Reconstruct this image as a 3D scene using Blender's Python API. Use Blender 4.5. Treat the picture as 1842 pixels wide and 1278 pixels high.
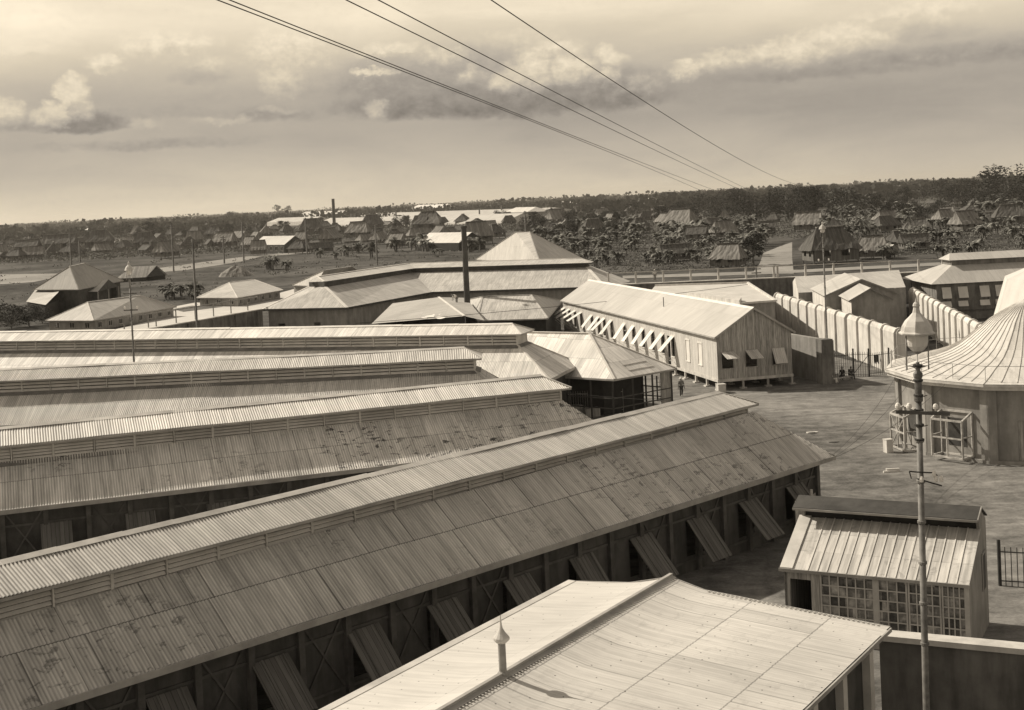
import bpy, bmesh, math, random
from mathutils import Vector, Matrix
random.seed(7)
R = math.radians
for o in list(bpy.data.objects): bpy.data.objects.remove(o)
sc = bpy.context.scene
col = sc.collection

# ------------------------------------------------------------------ camera
F = 2400.0; H = 20.3; SH = -219.084
cam_d = bpy.data.cameras.new('camera'); cam = bpy.data.objects.new('camera', cam_d); col.objects.link(cam)
cam_d.sensor_fit = 'HORIZONTAL'; cam_d.sensor_width = 36; cam_d.lens = F / 1842 * 36
cam_d.shift_y = SH / 1842
cam_d.clip_start = 0.5; cam_d.clip_end = 30000
CM = Matrix.Rotation(R(90 - 1.5), 3, 'X') @ Matrix.Rotation(R(-2.7), 3, 'Z')
cam.matrix_world = Matrix.Translation((0, 0, H)) @ CM.to_4x4()
sc.camera = cam
sc.view_settings.view_transform = 'Standard'; sc.view_settings.look = 'None'
sc.view_settings.gamma = 1.0; sc.view_settings.exposure = 0.0
sc.cycles.volume_bounces = 0
sc.cycles.max_bounces = 5

# ------------------------------------------------------------------ world: sky with clouds
SUN_AZ = R(28); SUN_EL = R(39.5)
SUN = Vector((-math.cos(SUN_AZ) * math.cos(SUN_EL), math.sin(SUN_AZ) * math.cos(SUN_EL), math.sin(SUN_EL)))
w = bpy.data.worlds.new('World'); sc.world = w; w.use_nodes = True
nt = w.node_tree; nt.nodes.clear()

class NT:
    def __init__(s, tree): s.t = tree
    def n(s, typ, **kw):
        x = s.t.nodes.new(typ)
        for k, v in kw.items(): setattr(x, k, v)
        return x
    def _in(s, sock, v):
        if hasattr(v, 'is_linked') or isinstance(v, bpy.types.NodeSocket): s.t.links.new(v, sock)
        elif v is not None: sock.default_value = v
    def m(s, op, a, b=None, c=None, clamp=False):
        x = s.n('ShaderNodeMath', operation=op); x.use_clamp = clamp
        s._in(x.inputs[0], a)
        if b is not None: s._in(x.inputs[1], b)
        if c is not None: s._in(x.inputs[2], c)
        return x.outputs[0]
    def comb(s, x, y, z=0.0):
        c = s.n('ShaderNodeCombineXYZ'); s._in(c.inputs[0], x); s._in(c.inputs[1], y); s._in(c.inputs[2], z); return c.outputs[0]
    def sep(s, v):
        c = s.n('ShaderNodeSeparateXYZ'); s._in(c.inputs[0], v); return c.outputs
    def noise(s, vec, scale, detail=3.0, rough=0.5, dist=0.0, dim='3D'):
        x = s.n('ShaderNodeTexNoise', noise_dimensions=dim); s._in(x.inputs['Vector'], vec)
        x.inputs['Scale'].default_value = scale; x.inputs['Detail'].default_value = detail
        x.inputs['Roughness'].default_value = rough; x.inputs['Distortion'].default_value = dist
        return x.outputs[0]
    def white(s, vec):
        x = s.n('ShaderNodeTexWhiteNoise', noise_dimensions='3D'); s._in(x.inputs['Vector'], vec); return x.outputs[0]
    def mr(s, v, a, b, c=0.0, d=1.0, smooth=True):
        x = s.n('ShaderNodeMapRange', interpolation_type='SMOOTHSTEP' if smooth else 'LINEAR')
        s._in(x.inputs[0], v); s._in(x.inputs[1], a); s._in(x.inputs[2], b); s._in(x.inputs[3], c); s._in(x.inputs[4], d)
        return x.outputs[0]
    def ramp(s, v, pts):
        x = s.n('ShaderNodeValToRGB'); s._in(x.inputs[0], v); e = x.color_ramp.elements
        while len(e) < len(pts): e.new(0.5)
        for i, (p, c) in enumerate(pts):
            e[i].position = p; e[i].color = (c, c, c, 1)
        return x.outputs[0]
    def mix(s, f, a, b):
        x = s.n('ShaderNodeMix', data_type='FLOAT'); s._in(x.inputs[0], f); s._in(x.inputs[2], a); s._in(x.inputs[3], b)
        return x.outputs[0]

def build_world():
    N = NT(nt)
    g = N.n('ShaderNodeTexCoord').outputs['Generated']
    x, y, z = N.sep(g)
    az = N.m('MULTIPLY', N.m('ARCTAN2', x, y), 2400.0)         # angle, 2400 units per radian, 0 straight ahead (north)
    el = N.m('MULTIPLY', N.m('ARCSINE', z), 2400.0)
    # clear-sky tone by elevation
    base = N.ramp(N.m('DIVIDE', el, 1400.0, clamp=True),
                  [(0.0, .70), (.022, .62), (.055, .50), (.095, .41), (.14, .44), (.18, .60), (.235, .86), (.40, .80), (.72, .40), (1.0, .3)])
    # brighter towards the left horizon
    side = N.mr(az, -950.0, 200.0, 1.13, 0.97)
    base = N.m('MULTIPLY', base, side)
    # veil of thin streaky cloud
    veil = N.noise(N.comb(N.m('MULTIPLY', az, .0022), N.m('MULTIPLY', el, .009), 3.3), 1.0, 5.0, .55, .4)
    base = N.m('MULTIPLY', base, N.mr(veil, .3, .7, .90, 1.10))
    # cloud bodies seen from their shaded side, and their sunlit heads: (azimuth, elevation, half width, half height, strength)
    dark = [(-20, 172, 300, 46, 1.15), (190, 178, 115, 50, 1.15), (-180, 215, 150, 52, 1.0), (-60, 240, 170, 40, .8), (110, 215, 120, 40, .8), (-742, 160, 85, 28, 1.1), (-860, 160, 50, 18, .55),
            (-530, 235, 60, 20, .5), (-420, 165, 75, 22, .5), (-370, 215, 50, 26, .4), (560, 190, 200, 16, .55), (720, 205, 190, 26, .75), (860, 208, 120, 26, .7), (740, 245, 90, 24, .45), (-620, 120, 190, 12, .35), (-600, 175, 160, 14, .25)]
    light = [(-60, 225, 30, 20, .5), (90, 262, 60, 22, .7), (190, 245, 30, 22, .7), (-120, 262, 60, 16, .5), (120, 225, 52, 36, 1.0), (60, 228, 44, 34, .9), (15, 212, 46, 28, .7), (185, 215, 34, 22, .7), (250, 190, 50, 20, .3), (-205, 275, 60, 15, .7), (-240, 238, 38, 10, .9), (-232, 168, 22, 18, .6), (-380, 280, 85, 42, .85), (-395, 225, 45, 28, .6),
             (330, 215, 40, 18, .8), (400, 225, 75, 22, .7), (500, 232, 95, 26, .85), (600, 250, 90, 28, .8), (720, 285, 120, 20, .6), (-752, 212, 30, 32, 1.3), (-735, 190, 26, 22, 1.0), (-785, 176, 40, 26, 1.3), (-868, 180, 40, 30, 1.2), (-905, 160, 34, 20, .9), (-640, 160, 34, 8, .3),
             (-695, 262, 42, 22, .8), (-590, 295, 85, 28, .9), (-520, 262, 50, 22, .5), (-820, 288, 60, 14, .5), (-410, 175, 45, 12, .4), (-490, 160, 60, 9, .4), (30, 285, 90, 22, .3)]
    def field(a, e, blobs, amp, ampf, flat):
        tot = None
        for (cx, cy, rx, hh, s) in blobs:
            dx = N.m('DIVIDE', N.m('SUBTRACT', a, float(cx)), float(rx))
            dy = N.m('DIVIDE', N.m('SUBTRACT', e, float(cy)), float(hh))
            if flat: dy = N.m('MAXIMUM', dy, N.m('MULTIPLY', dy, -1.6))
            q = N.m('ADD', N.m('MULTIPLY', dx, dx), N.m('MULTIPLY', dy, dy))
            v = N.m('MULTIPLY', N.m('MAXIMUM', N.m('SUBTRACT', 1.25, q), -.6), float(s))
            tot = v if tot is None else N.m('SMOOTH_MAX', tot, v, .3)
        return tot
    def nz(a, e, sx, sy, seed, det=5.0, ro=.55):
        return N.m('SUBTRACT', N.noise(N.comb(N.m('MULTIPLY', a, sx), N.m('MULTIPLY', e, sy), seed), 1.0, det, ro), .5)
    wa = N.m('ADD', az, N.m('ADD', N.m('MULTIPLY', nz(az, el, .013, .018, 1.0), 90.0), N.m('MULTIPLY', nz(az, el, .05, .06, 4.0), 28.0)))
    we = N.m('ADD', el, N.m('ADD', N.m('MULTIPLY', nz(az, el, .013, .018, 9.0), 46.0), N.m('MULTIPLY', nz(az, el, .05, .06, 14.0), 26.0)))
    fine = nz(az, el, .06, .075, 21.0, 6.0, .62)
    dk = N.m('ADD', field(wa, N.m('ADD', N.m('MULTIPLY', we, .55), N.m('MULTIPLY', el, .45)), dark, 0, 0, True), N.m('MULTIPLY', fine, .8))
    lt = N.m('ADD', field(wa, we, light, 0, 0, False), N.m('MULTIPLY', fine, .75))
    dkm = N.mr(dk, -.15, 1.15)
    ltm = N.mr(lt, -.25, 1.25)
    billow = nz(az, el, .030, .042, 33.0, 6.0, .6)
    dtone = N.m('ADD', N.mr(el, 145.0, 280.0, .235, .48), N.m('MULTIPLY', billow, .30))
    tone = N.mix(N.m('MULTIPLY', dkm, .93), base, dtone)
    ltone = N.m('ADD', N.mr(el, 140.0, 260.0, .60, .82), N.m('MULTIPLY', N.m('ADD', billow, N.m('MULTIPLY', fine, .6)), .55))
    ltone = N.m('ADD', ltone, N.m('MULTIPLY', N.mr(N.m('SUBTRACT', lt, N.m('ADD', field(N.m('SUBTRACT', wa, 10.0), N.m('ADD', we, 16.0), light, 0, 0, False), N.m('MULTIPLY', fine, .75))), -.25, .45), .16))
    ltone = N.m('SUBTRACT', ltone, .09)
    tone = N.mix(N.m('MULTIPLY', ltm, .85), tone, ltone)
    # high sky from the physical model, toned
    sky = N.n('ShaderNodeTexSky', sky_type='NISHITA'); sky.sun_disc = False
    sky.sun_elevation = SUN_EL; sky.sun_rotation = math.atan2(SUN.x, SUN.y)
    bw = N.n('ShaderNodeRGBToBW'); nt.links.new(sky.outputs[0], bw.inputs[0])
    hs = N.m('MINIMUM', N.m('MULTIPLY', bw.outputs[0], .19), .78)
    tone = N.mix(N.mr(el, 450.0, 1000.0), tone, hs)
    tone = N.mix(N.mr(N.m('ABSOLUTE', az), 1500.0, 2600.0), tone, N.m('MULTIPLY', hs, 1.0))
    col_ = N.n('ShaderNodeMix', data_type='RGBA'); col_.blend_type = 'MULTIPLY'; col_.inputs[0].default_value = 1
    c3 = N.n('ShaderNodeCombineColor'); 
    for i in range(3): nt.links.new(tone, c3.inputs[i])
    nt.links.new(c3.outputs[0], col_.inputs[6])
    # tone of the print: warm when bright
    wm = N.n('ShaderNodeMix', data_type='RGBA'); N._in(wm.inputs[0], N.mr(tone, .3, .75))
    wm.inputs[6].default_value = (1, .892, .765, 1); wm.inputs[7].default_value = (1, .868, .66, 1)
    nt.links.new(wm.outputs[2], col_.inputs[7])
    bg = N.n('ShaderNodeBackground'); nt.links.new(col_.outputs[2], bg.inputs[0]); bg.inputs[1].default_value = 1.0
    out = N.n('ShaderNodeOutputWorld'); nt.links.new(bg.outputs[0], out.inputs[0])
build_world()

sun_d = bpy.data.lights.new('sun', 'SUN'); sun_d.energy = 5.0; sun_d.angle = R(.6); sun_d.color = (1, .91, .765)
sun = bpy.data.objects.new('sun', sun_d); col.objects.link(sun)
sun.rotation_euler = SUN.to_track_quat('Z', 'Y').to_euler()

# ------------------------------------------------------------------ pixel-to-place helpers
def ray(u, v): return CM @ Vector(((u - 921) / F, -(v - 639 - SH) / F, -1))
def W(u, v, h):
    d = ray(u, v); t = (h - H) / d.z; return Vector((d.x * t, d.y * t, h))
def V(u, v, p, dr):            # ray meets the vertical plane through p along dr
    d = ray(u, v); n = Vector((dr[1], -dr[0])); t = (p[0] * n.x + p[1] * n.y) / (d.x * n.x + d.y * n.y)
    return Vector((d.x * t, d.y * t, H + d.z * t))
def D(u, v, dist):             # point at a distance (depth) on the ray
    d = ray(u, v); t = dist / d.y; return Vector((d.x * t, d.y * t, H + d.z * t))
def lerp(a, b, t): return a + (b - a) * t
Z = Vector((0, 0, 1))

# ------------------------------------------------------------------ objects, tags
TM = {}
def tag(o, label=None, cat=None, group=None, kind=None):
    if label: o['label'] = label
    if cat: o['category'] = cat
    if group: o['group'] = group
    if kind: o['kind'] = kind
    return o
def thing(name, loc, label, cat, group=None, rz=0.0):
    o = bpy.data.objects.new(name, None); col.objects.link(o); o.empty_display_size = .3
    o.location = loc; o.rotation_euler = (0, 0, rz)
    TM[o.name] = Matrix.Translation(loc) @ Matrix.Rotation(rz, 4, 'Z')
    return tag(o, label, cat, group)
def dup(root, loc, rz=0.0, sc_=(1, 1, 1), label=None):
    r = root.copy(); col.objects.link(r); r.location = loc; r.rotation_euler = (0, 0, rz); r.scale = sc_
    if label: r['label'] = label
    for ch in list(root.children):
        c = ch.copy(); col.objects.link(c); c.parent = r
        for g in list(ch.children):
            d = g.copy(); col.objects.link(d); d.parent = c
    return r

class MB:
    def __init__(s): s.v = []; s.f = []; s.uv = []; s.sm = []
    def quad(s, *pts, uv=None, smooth=False):
        pts = [Vector(p) for p in pts]; b = len(s.v); s.v += pts; s.f.append(tuple(range(b, b + len(pts))))
        if uv is None: uv = s.auto(pts)
        s.uv.append(uv); s.sm.append(smooth)
    def auto(s, pts):
        n = (pts[1] - pts[0]).cross(pts[2] - pts[0])
        if n.length < 1e-12: return [(0, 0)] * len(pts)
        n.normalize()
        if abs(n.z) > .97: return [(p.x, p.y) for p in pts]
        t = Z.cross(n).normalized(); u = n.cross(t)
        return [(p.dot(t), p.dot(u)) for p in pts]
    def panel(s, a, b, c, d=None):    # sheet: bottom edge a-b, top c(-d); uv measured along the bottom edge and up the slope
        pts = [Vector(q) for q in ((a, b, c) if d is None else (a, b, c, d))]
        ex = (pts[1] - pts[0]).normalized(); n = ex.cross(pts[2] - pts[0]).normalized(); ey = n.cross(ex)
        s.quad(*pts, uv=[((p - pts[0]).dot(ex), (p - pts[0]).dot(ey)) for p in pts])
    def corr(s, a, b, c, d=None, pitch=.15, amp=.026):
        pts = [Vector(q) for q in ((a, b, c) if d is None else (a, b, c, d))]
        o = pts[0]; ex = (pts[1] - o).normalized(); n = ex.cross(pts[2] - o).normalized(); ey = n.cross(ex)
        if n.z < 0: n = -n
        poly = [((p - o).dot(ex), (p - o).dot(ey)) for p in pts]
        s0 = min(p[0] for p in poly); s1 = max(p[0] for p in poly)
        nk = max(2, int((s1 - s0) / (pitch / 4))); wob = random.random() * 9
        prev = None
        for k in range(nk + 1):
            x = s0 + (s1 - s0) * k / nk; xx = min(max(x, s0 + 1e-5), s1 - 1e-5); ys = []
            for i in range(len(poly)):
                p, q = poly[i], poly[(i + 1) % len(poly)]
                if (p[0] - xx) * (q[0] - xx) < 0: ys.append(p[1] + (q[1] - p[1]) * (xx - p[0]) / (q[0] - p[0]))
            if len(ys) < 2: continue
            y0, y1 = min(ys), max(ys)
            sh_ = math.sin(math.floor(x / .75) * 12.9898 + wob) * .007
            off = n * (amp * (math.sin(x / pitch * 2 * math.pi)) + .022 * math.sin(x * .31 + wob) + .012 * math.sin(x * 1.1 + wob) + sh_)
            b_ = len(s.v)
            s.v += [o + ex * xx + ey * y0 + off, o + ex * xx + ey * y1 + off]
            if prev is not None:
                (pb, px, p0, p1) = prev
                s.f.append((pb, b_, b_ + 1, pb + 1)); s.uv.append([(px, p0), (xx, y0), (xx, y1), (px, p1)]); s.sm.append(True)
            prev = (b_, xx, y0, y1)
    def hexa(s, p):     # 8 points: bottom 0-3, top 4-7
        for q in ((3, 2, 1, 0), (4, 5, 6, 7), (0, 1, 5, 4), (1, 2, 6, 5), (2, 3, 7, 6), (3, 0, 4, 7)):
            s.quad(*[p[i] for i in q])
    def box(s, c, sx, sy, sz, rz=0.0):   # c = centre of the base
        M = Matrix.Rotation(rz, 3, 'Z'); c = Vector(c)
        p = [c + M @ Vector((x * sx / 2, y * sy / 2, z)) for z in (0, sz) for x, y in ((-1, -1), (1, -1), (1, 1), (-1, 1))]
        s.hexa(p)
    def bar(s, a, b, wd, ht=None, up=Z):
        a = Vector(a); b = Vector(b); ht = wd if ht is None else ht; d = (b - a).normalized()
        if abs(d.dot(up)) > .98: up = Vector((1, 0, 0))
        x = d.cross(up).normalized(); y = x.cross(d).normalized(); x *= wd / 2; y *= ht / 2
        s.hexa([a - x - y, a + x - y, b + x - y, b - x - y, a - x + y, a + x + y, b + x + y, b - x + y])
    def tube(s, pts, rad, seg=8, cap=True, smooth=True):
        pts = [Vector(p) for p in pts]; rings = []
        if not isinstance(rad, (list, tuple)): rad = [rad] * len(pts)
        up = None
        for i, p in enumerate(pts):
            d = (pts[min(i + 1, len(pts) - 1)] - pts[max(i - 1, 0)])
            d = d.normalized() if d.length > 1e-9 else Z
            if up is None: up = Vector((1, 0, 0)) if abs(d.x) < .9 else Vector((0, 1, 0))
            x = d.cross(up).normalized(); y = d.cross(x).normalized(); up = -x.cross(d).normalized() if False else up
            b = len(s.v); rings.append(b)
            for k in range(seg):
                a = 2 * math.pi * k / seg; s.v.append(p + (x * math.cos(a) + y * math.sin(a)) * rad[i])
        L = 0
        for i in range(len(pts) - 1):
            L2 = L + (pts[i + 1] - pts[i]).length
            for k in range(seg):
                k2 = (k + 1) % seg; a, b = rings[i], rings[i + 1]
                s.f.append((a + k, a + k2, b + k2, b + k)); s.uv.append([(k / seg, L), ((k + 1) / seg, L), ((k + 1) / seg, L2), (k / seg, L2)]); s.sm.append(smooth)
            L = L2
        if cap:
            for r_ in (rings[0], rings[-1]):
                s.f.append(tuple(range(r_, r_ + seg))); s.uv.append([(0, 0)] * seg); s.sm.append(False)
    def lathe(s, c, prof, seg=12, smooth=True, ph=0.0):
        c = Vector(c)
        for i in range(len(prof) - 1):
            (r0, z0), (r1, z1) = prof[i], prof[i + 1]
            for k in range(seg):
                a0 = ph + 2 * math.pi * k / seg; a1 = ph + 2 * math.pi * (k + 1) / seg
                s.quad(c + Vector((r0 * math.cos(a0), r0 * math.sin(a0), z0)), c + Vector((r0 * math.cos(a1), r0 * math.sin(a1), z0)),
                       c + Vector((r1 * math.cos(a1), r1 * math.sin(a1), z1)), c + Vector((r1 * math.cos(a0), r1 * math.sin(a0), z1)),
                       uv=[(k, z0), (k + 1, z0), (k + 1, z1), (k, z1)], smooth=smooth)
    def build(s, name, mat, parent=None, label=None):
        me = bpy.data.meshes.new(name); inv = None
        if parent is not None:
            M = TM.get(parent.name); inv = M.inverted() if M is not None else None
        vs = [tuple(inv @ p) if inv is not None else tuple(p) for p in s.v]
        me.from_pydata(vs, [], s.f); uvl = me.uv_layers.new(name='UVMap')
        flat = []
        for u in s.uv:
            for q in u: flat += [q[0], q[1]]
        uvl.data.foreach_set('uv', flat)
        me.polygons.foreach_set('use_smooth', s.sm)
        me.materials.append(mat); me.validate(); me.update()
        o = bpy.data.objects.new(name, me); col.objects.link(o)
        if parent is not None:
            o.parent = parent; TM[o.name] = TM.get(parent.name, Matrix.Identity(4))
        else: TM[o.name] = Matrix.Identity(4)
        if label: o['label'] = label
        return o

# ------------------------------------------------------------------ materials
def C3(g): return (g, g * .965, g * .915)
def newmat(name, rough=.75, spec=.25):
    m = bpy.data.materials.new(name); m.use_nodes = True
    b = m.node_tree.nodes['Principled BSDF']; b.inputs['Roughness'].default_value = rough
    b.inputs['Specular IOR Level'].default_value = spec
    return m, NT(m.node_tree), b
def setcol(N, b, val, tint=(1, .965, .915)):
    x = N.n('ShaderNodeVectorMath', operation='SCALE'); x.inputs[0].default_value = tint; N._in(x.inputs['Scale'], val)
    N.t.links.new(x.outputs[0], b.inputs['Base Color'])
def addbump(N, b, h, dist=.02, strength=.6):
    x = N.n('ShaderNodeBump'); x.inputs['Strength'].default_value = strength; x.inputs['Distance'].default_value = dist
    N.t.links.new(h, x.inputs['Height']); N.t.links.new(x.outputs[0], b.inputs['Normal'])

def m_plain(name, g, var=.2, scale=1.5, rough=.85, bump=0.0, spec=.2, stain=0.0):
    m, N, b = newmat(name, rough, spec)
    co = N.n('ShaderNodeNewGeometry').outputs['Position']
    n = N.noise(co, scale, 6.0, .65); n2 = N.noise(co, scale * .17, 3.0, .6)
    f = N.m('ADD', N.mr(n, .25, .75, 1 - var, 1 + var), N.mr(n2, .3, .7, -var * .5, var * .5))
    if stain:
        sx, sy, sz = N.sep(co)
        st = N.noise(N.comb(N.m('MULTIPLY', sx, 1.2), N.m('MULTIPLY', sy, 1.2), N.m('MULTIPLY', sz, .22)), 1.3, 5.0, .6)
        f = N.m('MULTIPLY', f, N.mr(st, .35, .68, 1.0, 1.0 - stain))
    setcol(N, b, N.m('MULTIPLY', f, g))
    if bump: addbump(N, b, n, bump)
    return m
def m_roof(name, g, var=.16, su=.75, sv=2.1, seam=.45, patch=0.0, fine=.10, stripe=0.0, rough=.55, dots=0.0, dirt=.2, spec=.3, voff=0.0, groove_shade=0.0):
    m, N, b = newmat(name, rough, spec)
    u, v, _ = N.sep(N.n('ShaderNodeUVMap').outputs[0])
    oi = N.n('ShaderNodeObjectInfo').outputs['Random']
    v = N.m('ADD', v, voff)
    row = N.m('FLOOR', N.m('DIVIDE', v, sv))
    ush = N.m('ADD', N.m('DIVIDE', u, su), N.m('MULTIPLY', N.white(N.comb(row, 3.1, 0.0)), .8))
    cu = N.m('FLOOR', ush)
    wn = N.white(N.comb(cu, row, 7.7))
    fn = N.white(N.comb(N.m('FLOOR', N.m('DIVIDE', u, .225)), row, 1.1))
    f = N.m('ADD', N.mr(wn, 0., 1., 1 - var, 1 + var, smooth=False), N.mr(fn, 0., 1., -fine, fine, smooth=False))
    # run-off streaks and broad weathering
    stx = N.noise(N.comb(N.m('MULTIPLY', u, 6.0), N.m('MULTIPLY', v, .5), 0.3), 1.0, 4.0, .6)
    f = N.m('MULTIPLY', f, N.mr(stx, .3, .75, 1.0 + dirt * .4, 1.0 - dirt))
    big = N.noise(N.comb(u, v, 4.0), .12, 3.0, .55)
    f = N.m('MULTIPLY', f, N.mr(big, .3, .7, .90, 1.10))
    if seam:
        fr = N.m('FRACT', ush); sm = N.m('LESS_THAN', fr, .05)
        on = N.mr(N.white(N.comb(cu, row, 2.2)), .2, .9, .1, 1.0)
        f = N.m('MULTIPLY', f, N.m('SUBTRACT', 1.0, N.m('MULTIPLY', N.m('MULTIPLY', sm, on), seam)))
        # ragged horizontal lap
        vj = N.m('ADD', v, N.m('MULTIPLY', N.m('SUBTRACT', N.noise(N.comb(u, 0.0, 0.0), 6.0, 2.0, .5), .5), .10))
        lp = N.m('LESS_THAN', N.m('FRACT', N.m('DIVIDE', vj, sv)), .045 / sv)
        f = N.m('MULTIPLY', f, N.m('SUBTRACT', 1.0, N.m('MULTIPLY', lp, min(1, seam * 1.1))))
    if patch:
        pn = N.noise(N.comb(N.m('MULTIPLY', u, 1.0), N.m('MULTIPLY', v, 1.9), 9.0), 1.35, 7.0, .72, .6)
        mask = N.mr(N.noise(N.comb(u, v, 2.0), .19, 2.0, .5), .42, .56)
        pm = N.m('MULTIPLY', N.mr(pn, .555, .60), mask)
        f = N.m('MULTIPLY', f, N.m('SUBTRACT', 1.0, N.m('MULTIPLY', pm, patch)))
        s2 = N.noise(N.comb(N.m('MULTIPLY', u, 5.0), N.m('MULTIPLY', v, .9), 12.0), 1.0, 4.0, .6)
        f = N.m('MULTIPLY', f, N.m('SUBTRACT', 1.0, N.m('MULTIPLY', N.mr(s2, .72, .76), patch * .8)))
    if dots:
        gu = N.m('DIVIDE', u, .55); gv = N.m('DIVIDE', v, .80)
        iu = N.m('FLOOR', gu); iv = N.m('FLOOR', gv)
        ju = N.m('MULTIPLY', N.white(N.comb(iu, iv, 1.0)), .8); jv = N.m('MULTIPLY', N.white(N.comb(iu, iv, 2.0)), .8)
        dx = N.m('MULTIPLY', N.m('SUBTRACT', N.m('SUBTRACT', N.m('FRACT', gu), ju), .1), .55)
        dy = N.m('MULTIPLY', N.m('SUBTRACT', N.m('SUBTRACT', N.m('FRACT', gv), jv), .1), .80)
        rr = N.m('SQRT', N.m('ADD', N.m('MULTIPLY', dx, dx), N.m('MULTIPLY', dy, dy)))
        pr = N.m('GREATER_THAN', N.white(N.comb(iu, iv, 5.0)), .45)
        dm = N.m('MULTIPLY', N.m('LESS_THAN', rr, .026), pr)
        f = N.m('MULTIPLY', f, N.m('SUBTRACT', 1.0, N.m('MULTIPLY', dm, dots)))
    if groove_shade:
        gs = N.m('SINE', N.m('MULTIPLY', u, 2 * math.pi / .15))  # trough shading put into the colour: a darker stripe along each corrugation valley
        f = N.m('MULTIPLY', f, N.mr(gs, -.9, .6, 1 - groove_shade, 1 + groove_shade * .35))
    val = N.m('MULTIPLY', f, g)
    setcol(N, b, val)
    if stripe:
        sn = N.m('SINE', N.m('MULTIPLY', u, 2 * math.pi / stripe))
        addbump(N, b, N.m('ADD', sn, N.m('MULTIPLY', wn, .6)), .012, .8)
    else:
        addbump(N, b, N.m('ADD', N.m('MULTIPLY', wn, .3), N.noise(N.comb(u, v, 0.0), 3.0, 3.0, .5)), .02, .35)
    return m
def m_boards(name, g, bw=.22, var=.25, gap=.6, rough=.85, vertical=True, age=.2):
    m, N, b = newmat(name, rough, .15)
    u, v, _ = N.sep(N.n('ShaderNodeUVMap').outputs[0])
    if not vertical: u, v = v, u
    q = N.m('DIVIDE', u, bw); cu = N.m('FLOOR', q)
    f = N.mr(N.white(N.comb(cu, 1.0, 0.0)), 0., 1., 1 - var, 1 + var, smooth=False)
    st = N.noise(N.comb(N.m('MULTIPLY', u, 9.0), N.m('MULTIPLY', v, .8), 2.0), 1.0, 5.0, .65)
    f = N.m('MULTIPLY', f, N.mr(st, .3, .7, 1 + age * .5, 1 - age))
    ln = N.m('LESS_THAN', N.m('FRACT', q), .09)
    f = N.m('MULTIPLY', f, N.m('SUBTRACT', 1.0, N.m('MULTIPLY', ln, gap)))
    setcol(N, b, N.m('MULTIPLY', f, g)); return m
def m_ground(name, g, scale, var, streak=0.0, bump=.03, g2=None):
    m, N, b = newmat(name, .95, .1)
    co = N.n('ShaderNodeNewGeometry').outputs['Position']; x, y, z = N.sep(co)
    a = N.noise(co, scale, 8.0, .68, .3); c = N.noise(co, scale * .09, 4.0, .6, .5); e = N.noise(co, scale * 7, 4.0, .7)
    f = N.m('ADD', N.mr(a, .3, .7, 1 - var, 1 + var), N.mr(c, .32, .68, -var * 1.1, var * 1.1))
    f = N.m('ADD', f, N.mr(e, .3, .7, -var * .5, var * .5))
    if streak:
        s_ = N.noise(N.comb(N.m('MULTIPLY', x, .12), N.m('MULTIPLY', y, .75), 0.0), 1.2, 6.0, .7, .4)
        f = N.m('MULTIPLY', f, N.mr(s_, .35, .65, 1 - streak, 1 + streak))
    setcol(N, b, N.m('MAXIMUM', N.m('MULTIPLY', f, g), .01)); addbump(N, b, a, bump, .7); return m
def m_leaf(name, g, var=.5):
    m, N, b = newmat(name, .8, .08)
    co = N.n('ShaderNodeNewGeometry'); r = N.n('ShaderNodeObjectInfo').outputs['Random']
    isl = co.outputs['Random Per Island']
    f = N.m('MULTIPLY', N.mr(isl, 0., 1., 1 - var, 1 + var, smooth=False), N.mr(r, 0., 1., .75, 1.3, smooth=False))
    setcol(N, b, N.m('MULTIPLY', f, g), (1, .99, .92)); return m
def m_glass(name):
    m, N, b = newmat(name, .12, .5); u, v, _ = N.sep(N.n('ShaderNodeUVMap').outputs[0])
    wn = N.white(N.comb(N.m('FLOOR', N.m('DIVIDE', u, .32)), N.m('FLOOR', N.m('DIVIDE', v, .42)), 0.0))
    n = N.noise(N.comb(u, v, 0.0), 2.2, 4.0, .6)
    setcol(N, b, N.m('MULTIPLY', N.mr(n, .35, .7, .5, 1.5), N.mr(wn, .0, 1., .08, .42))); return m

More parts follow.
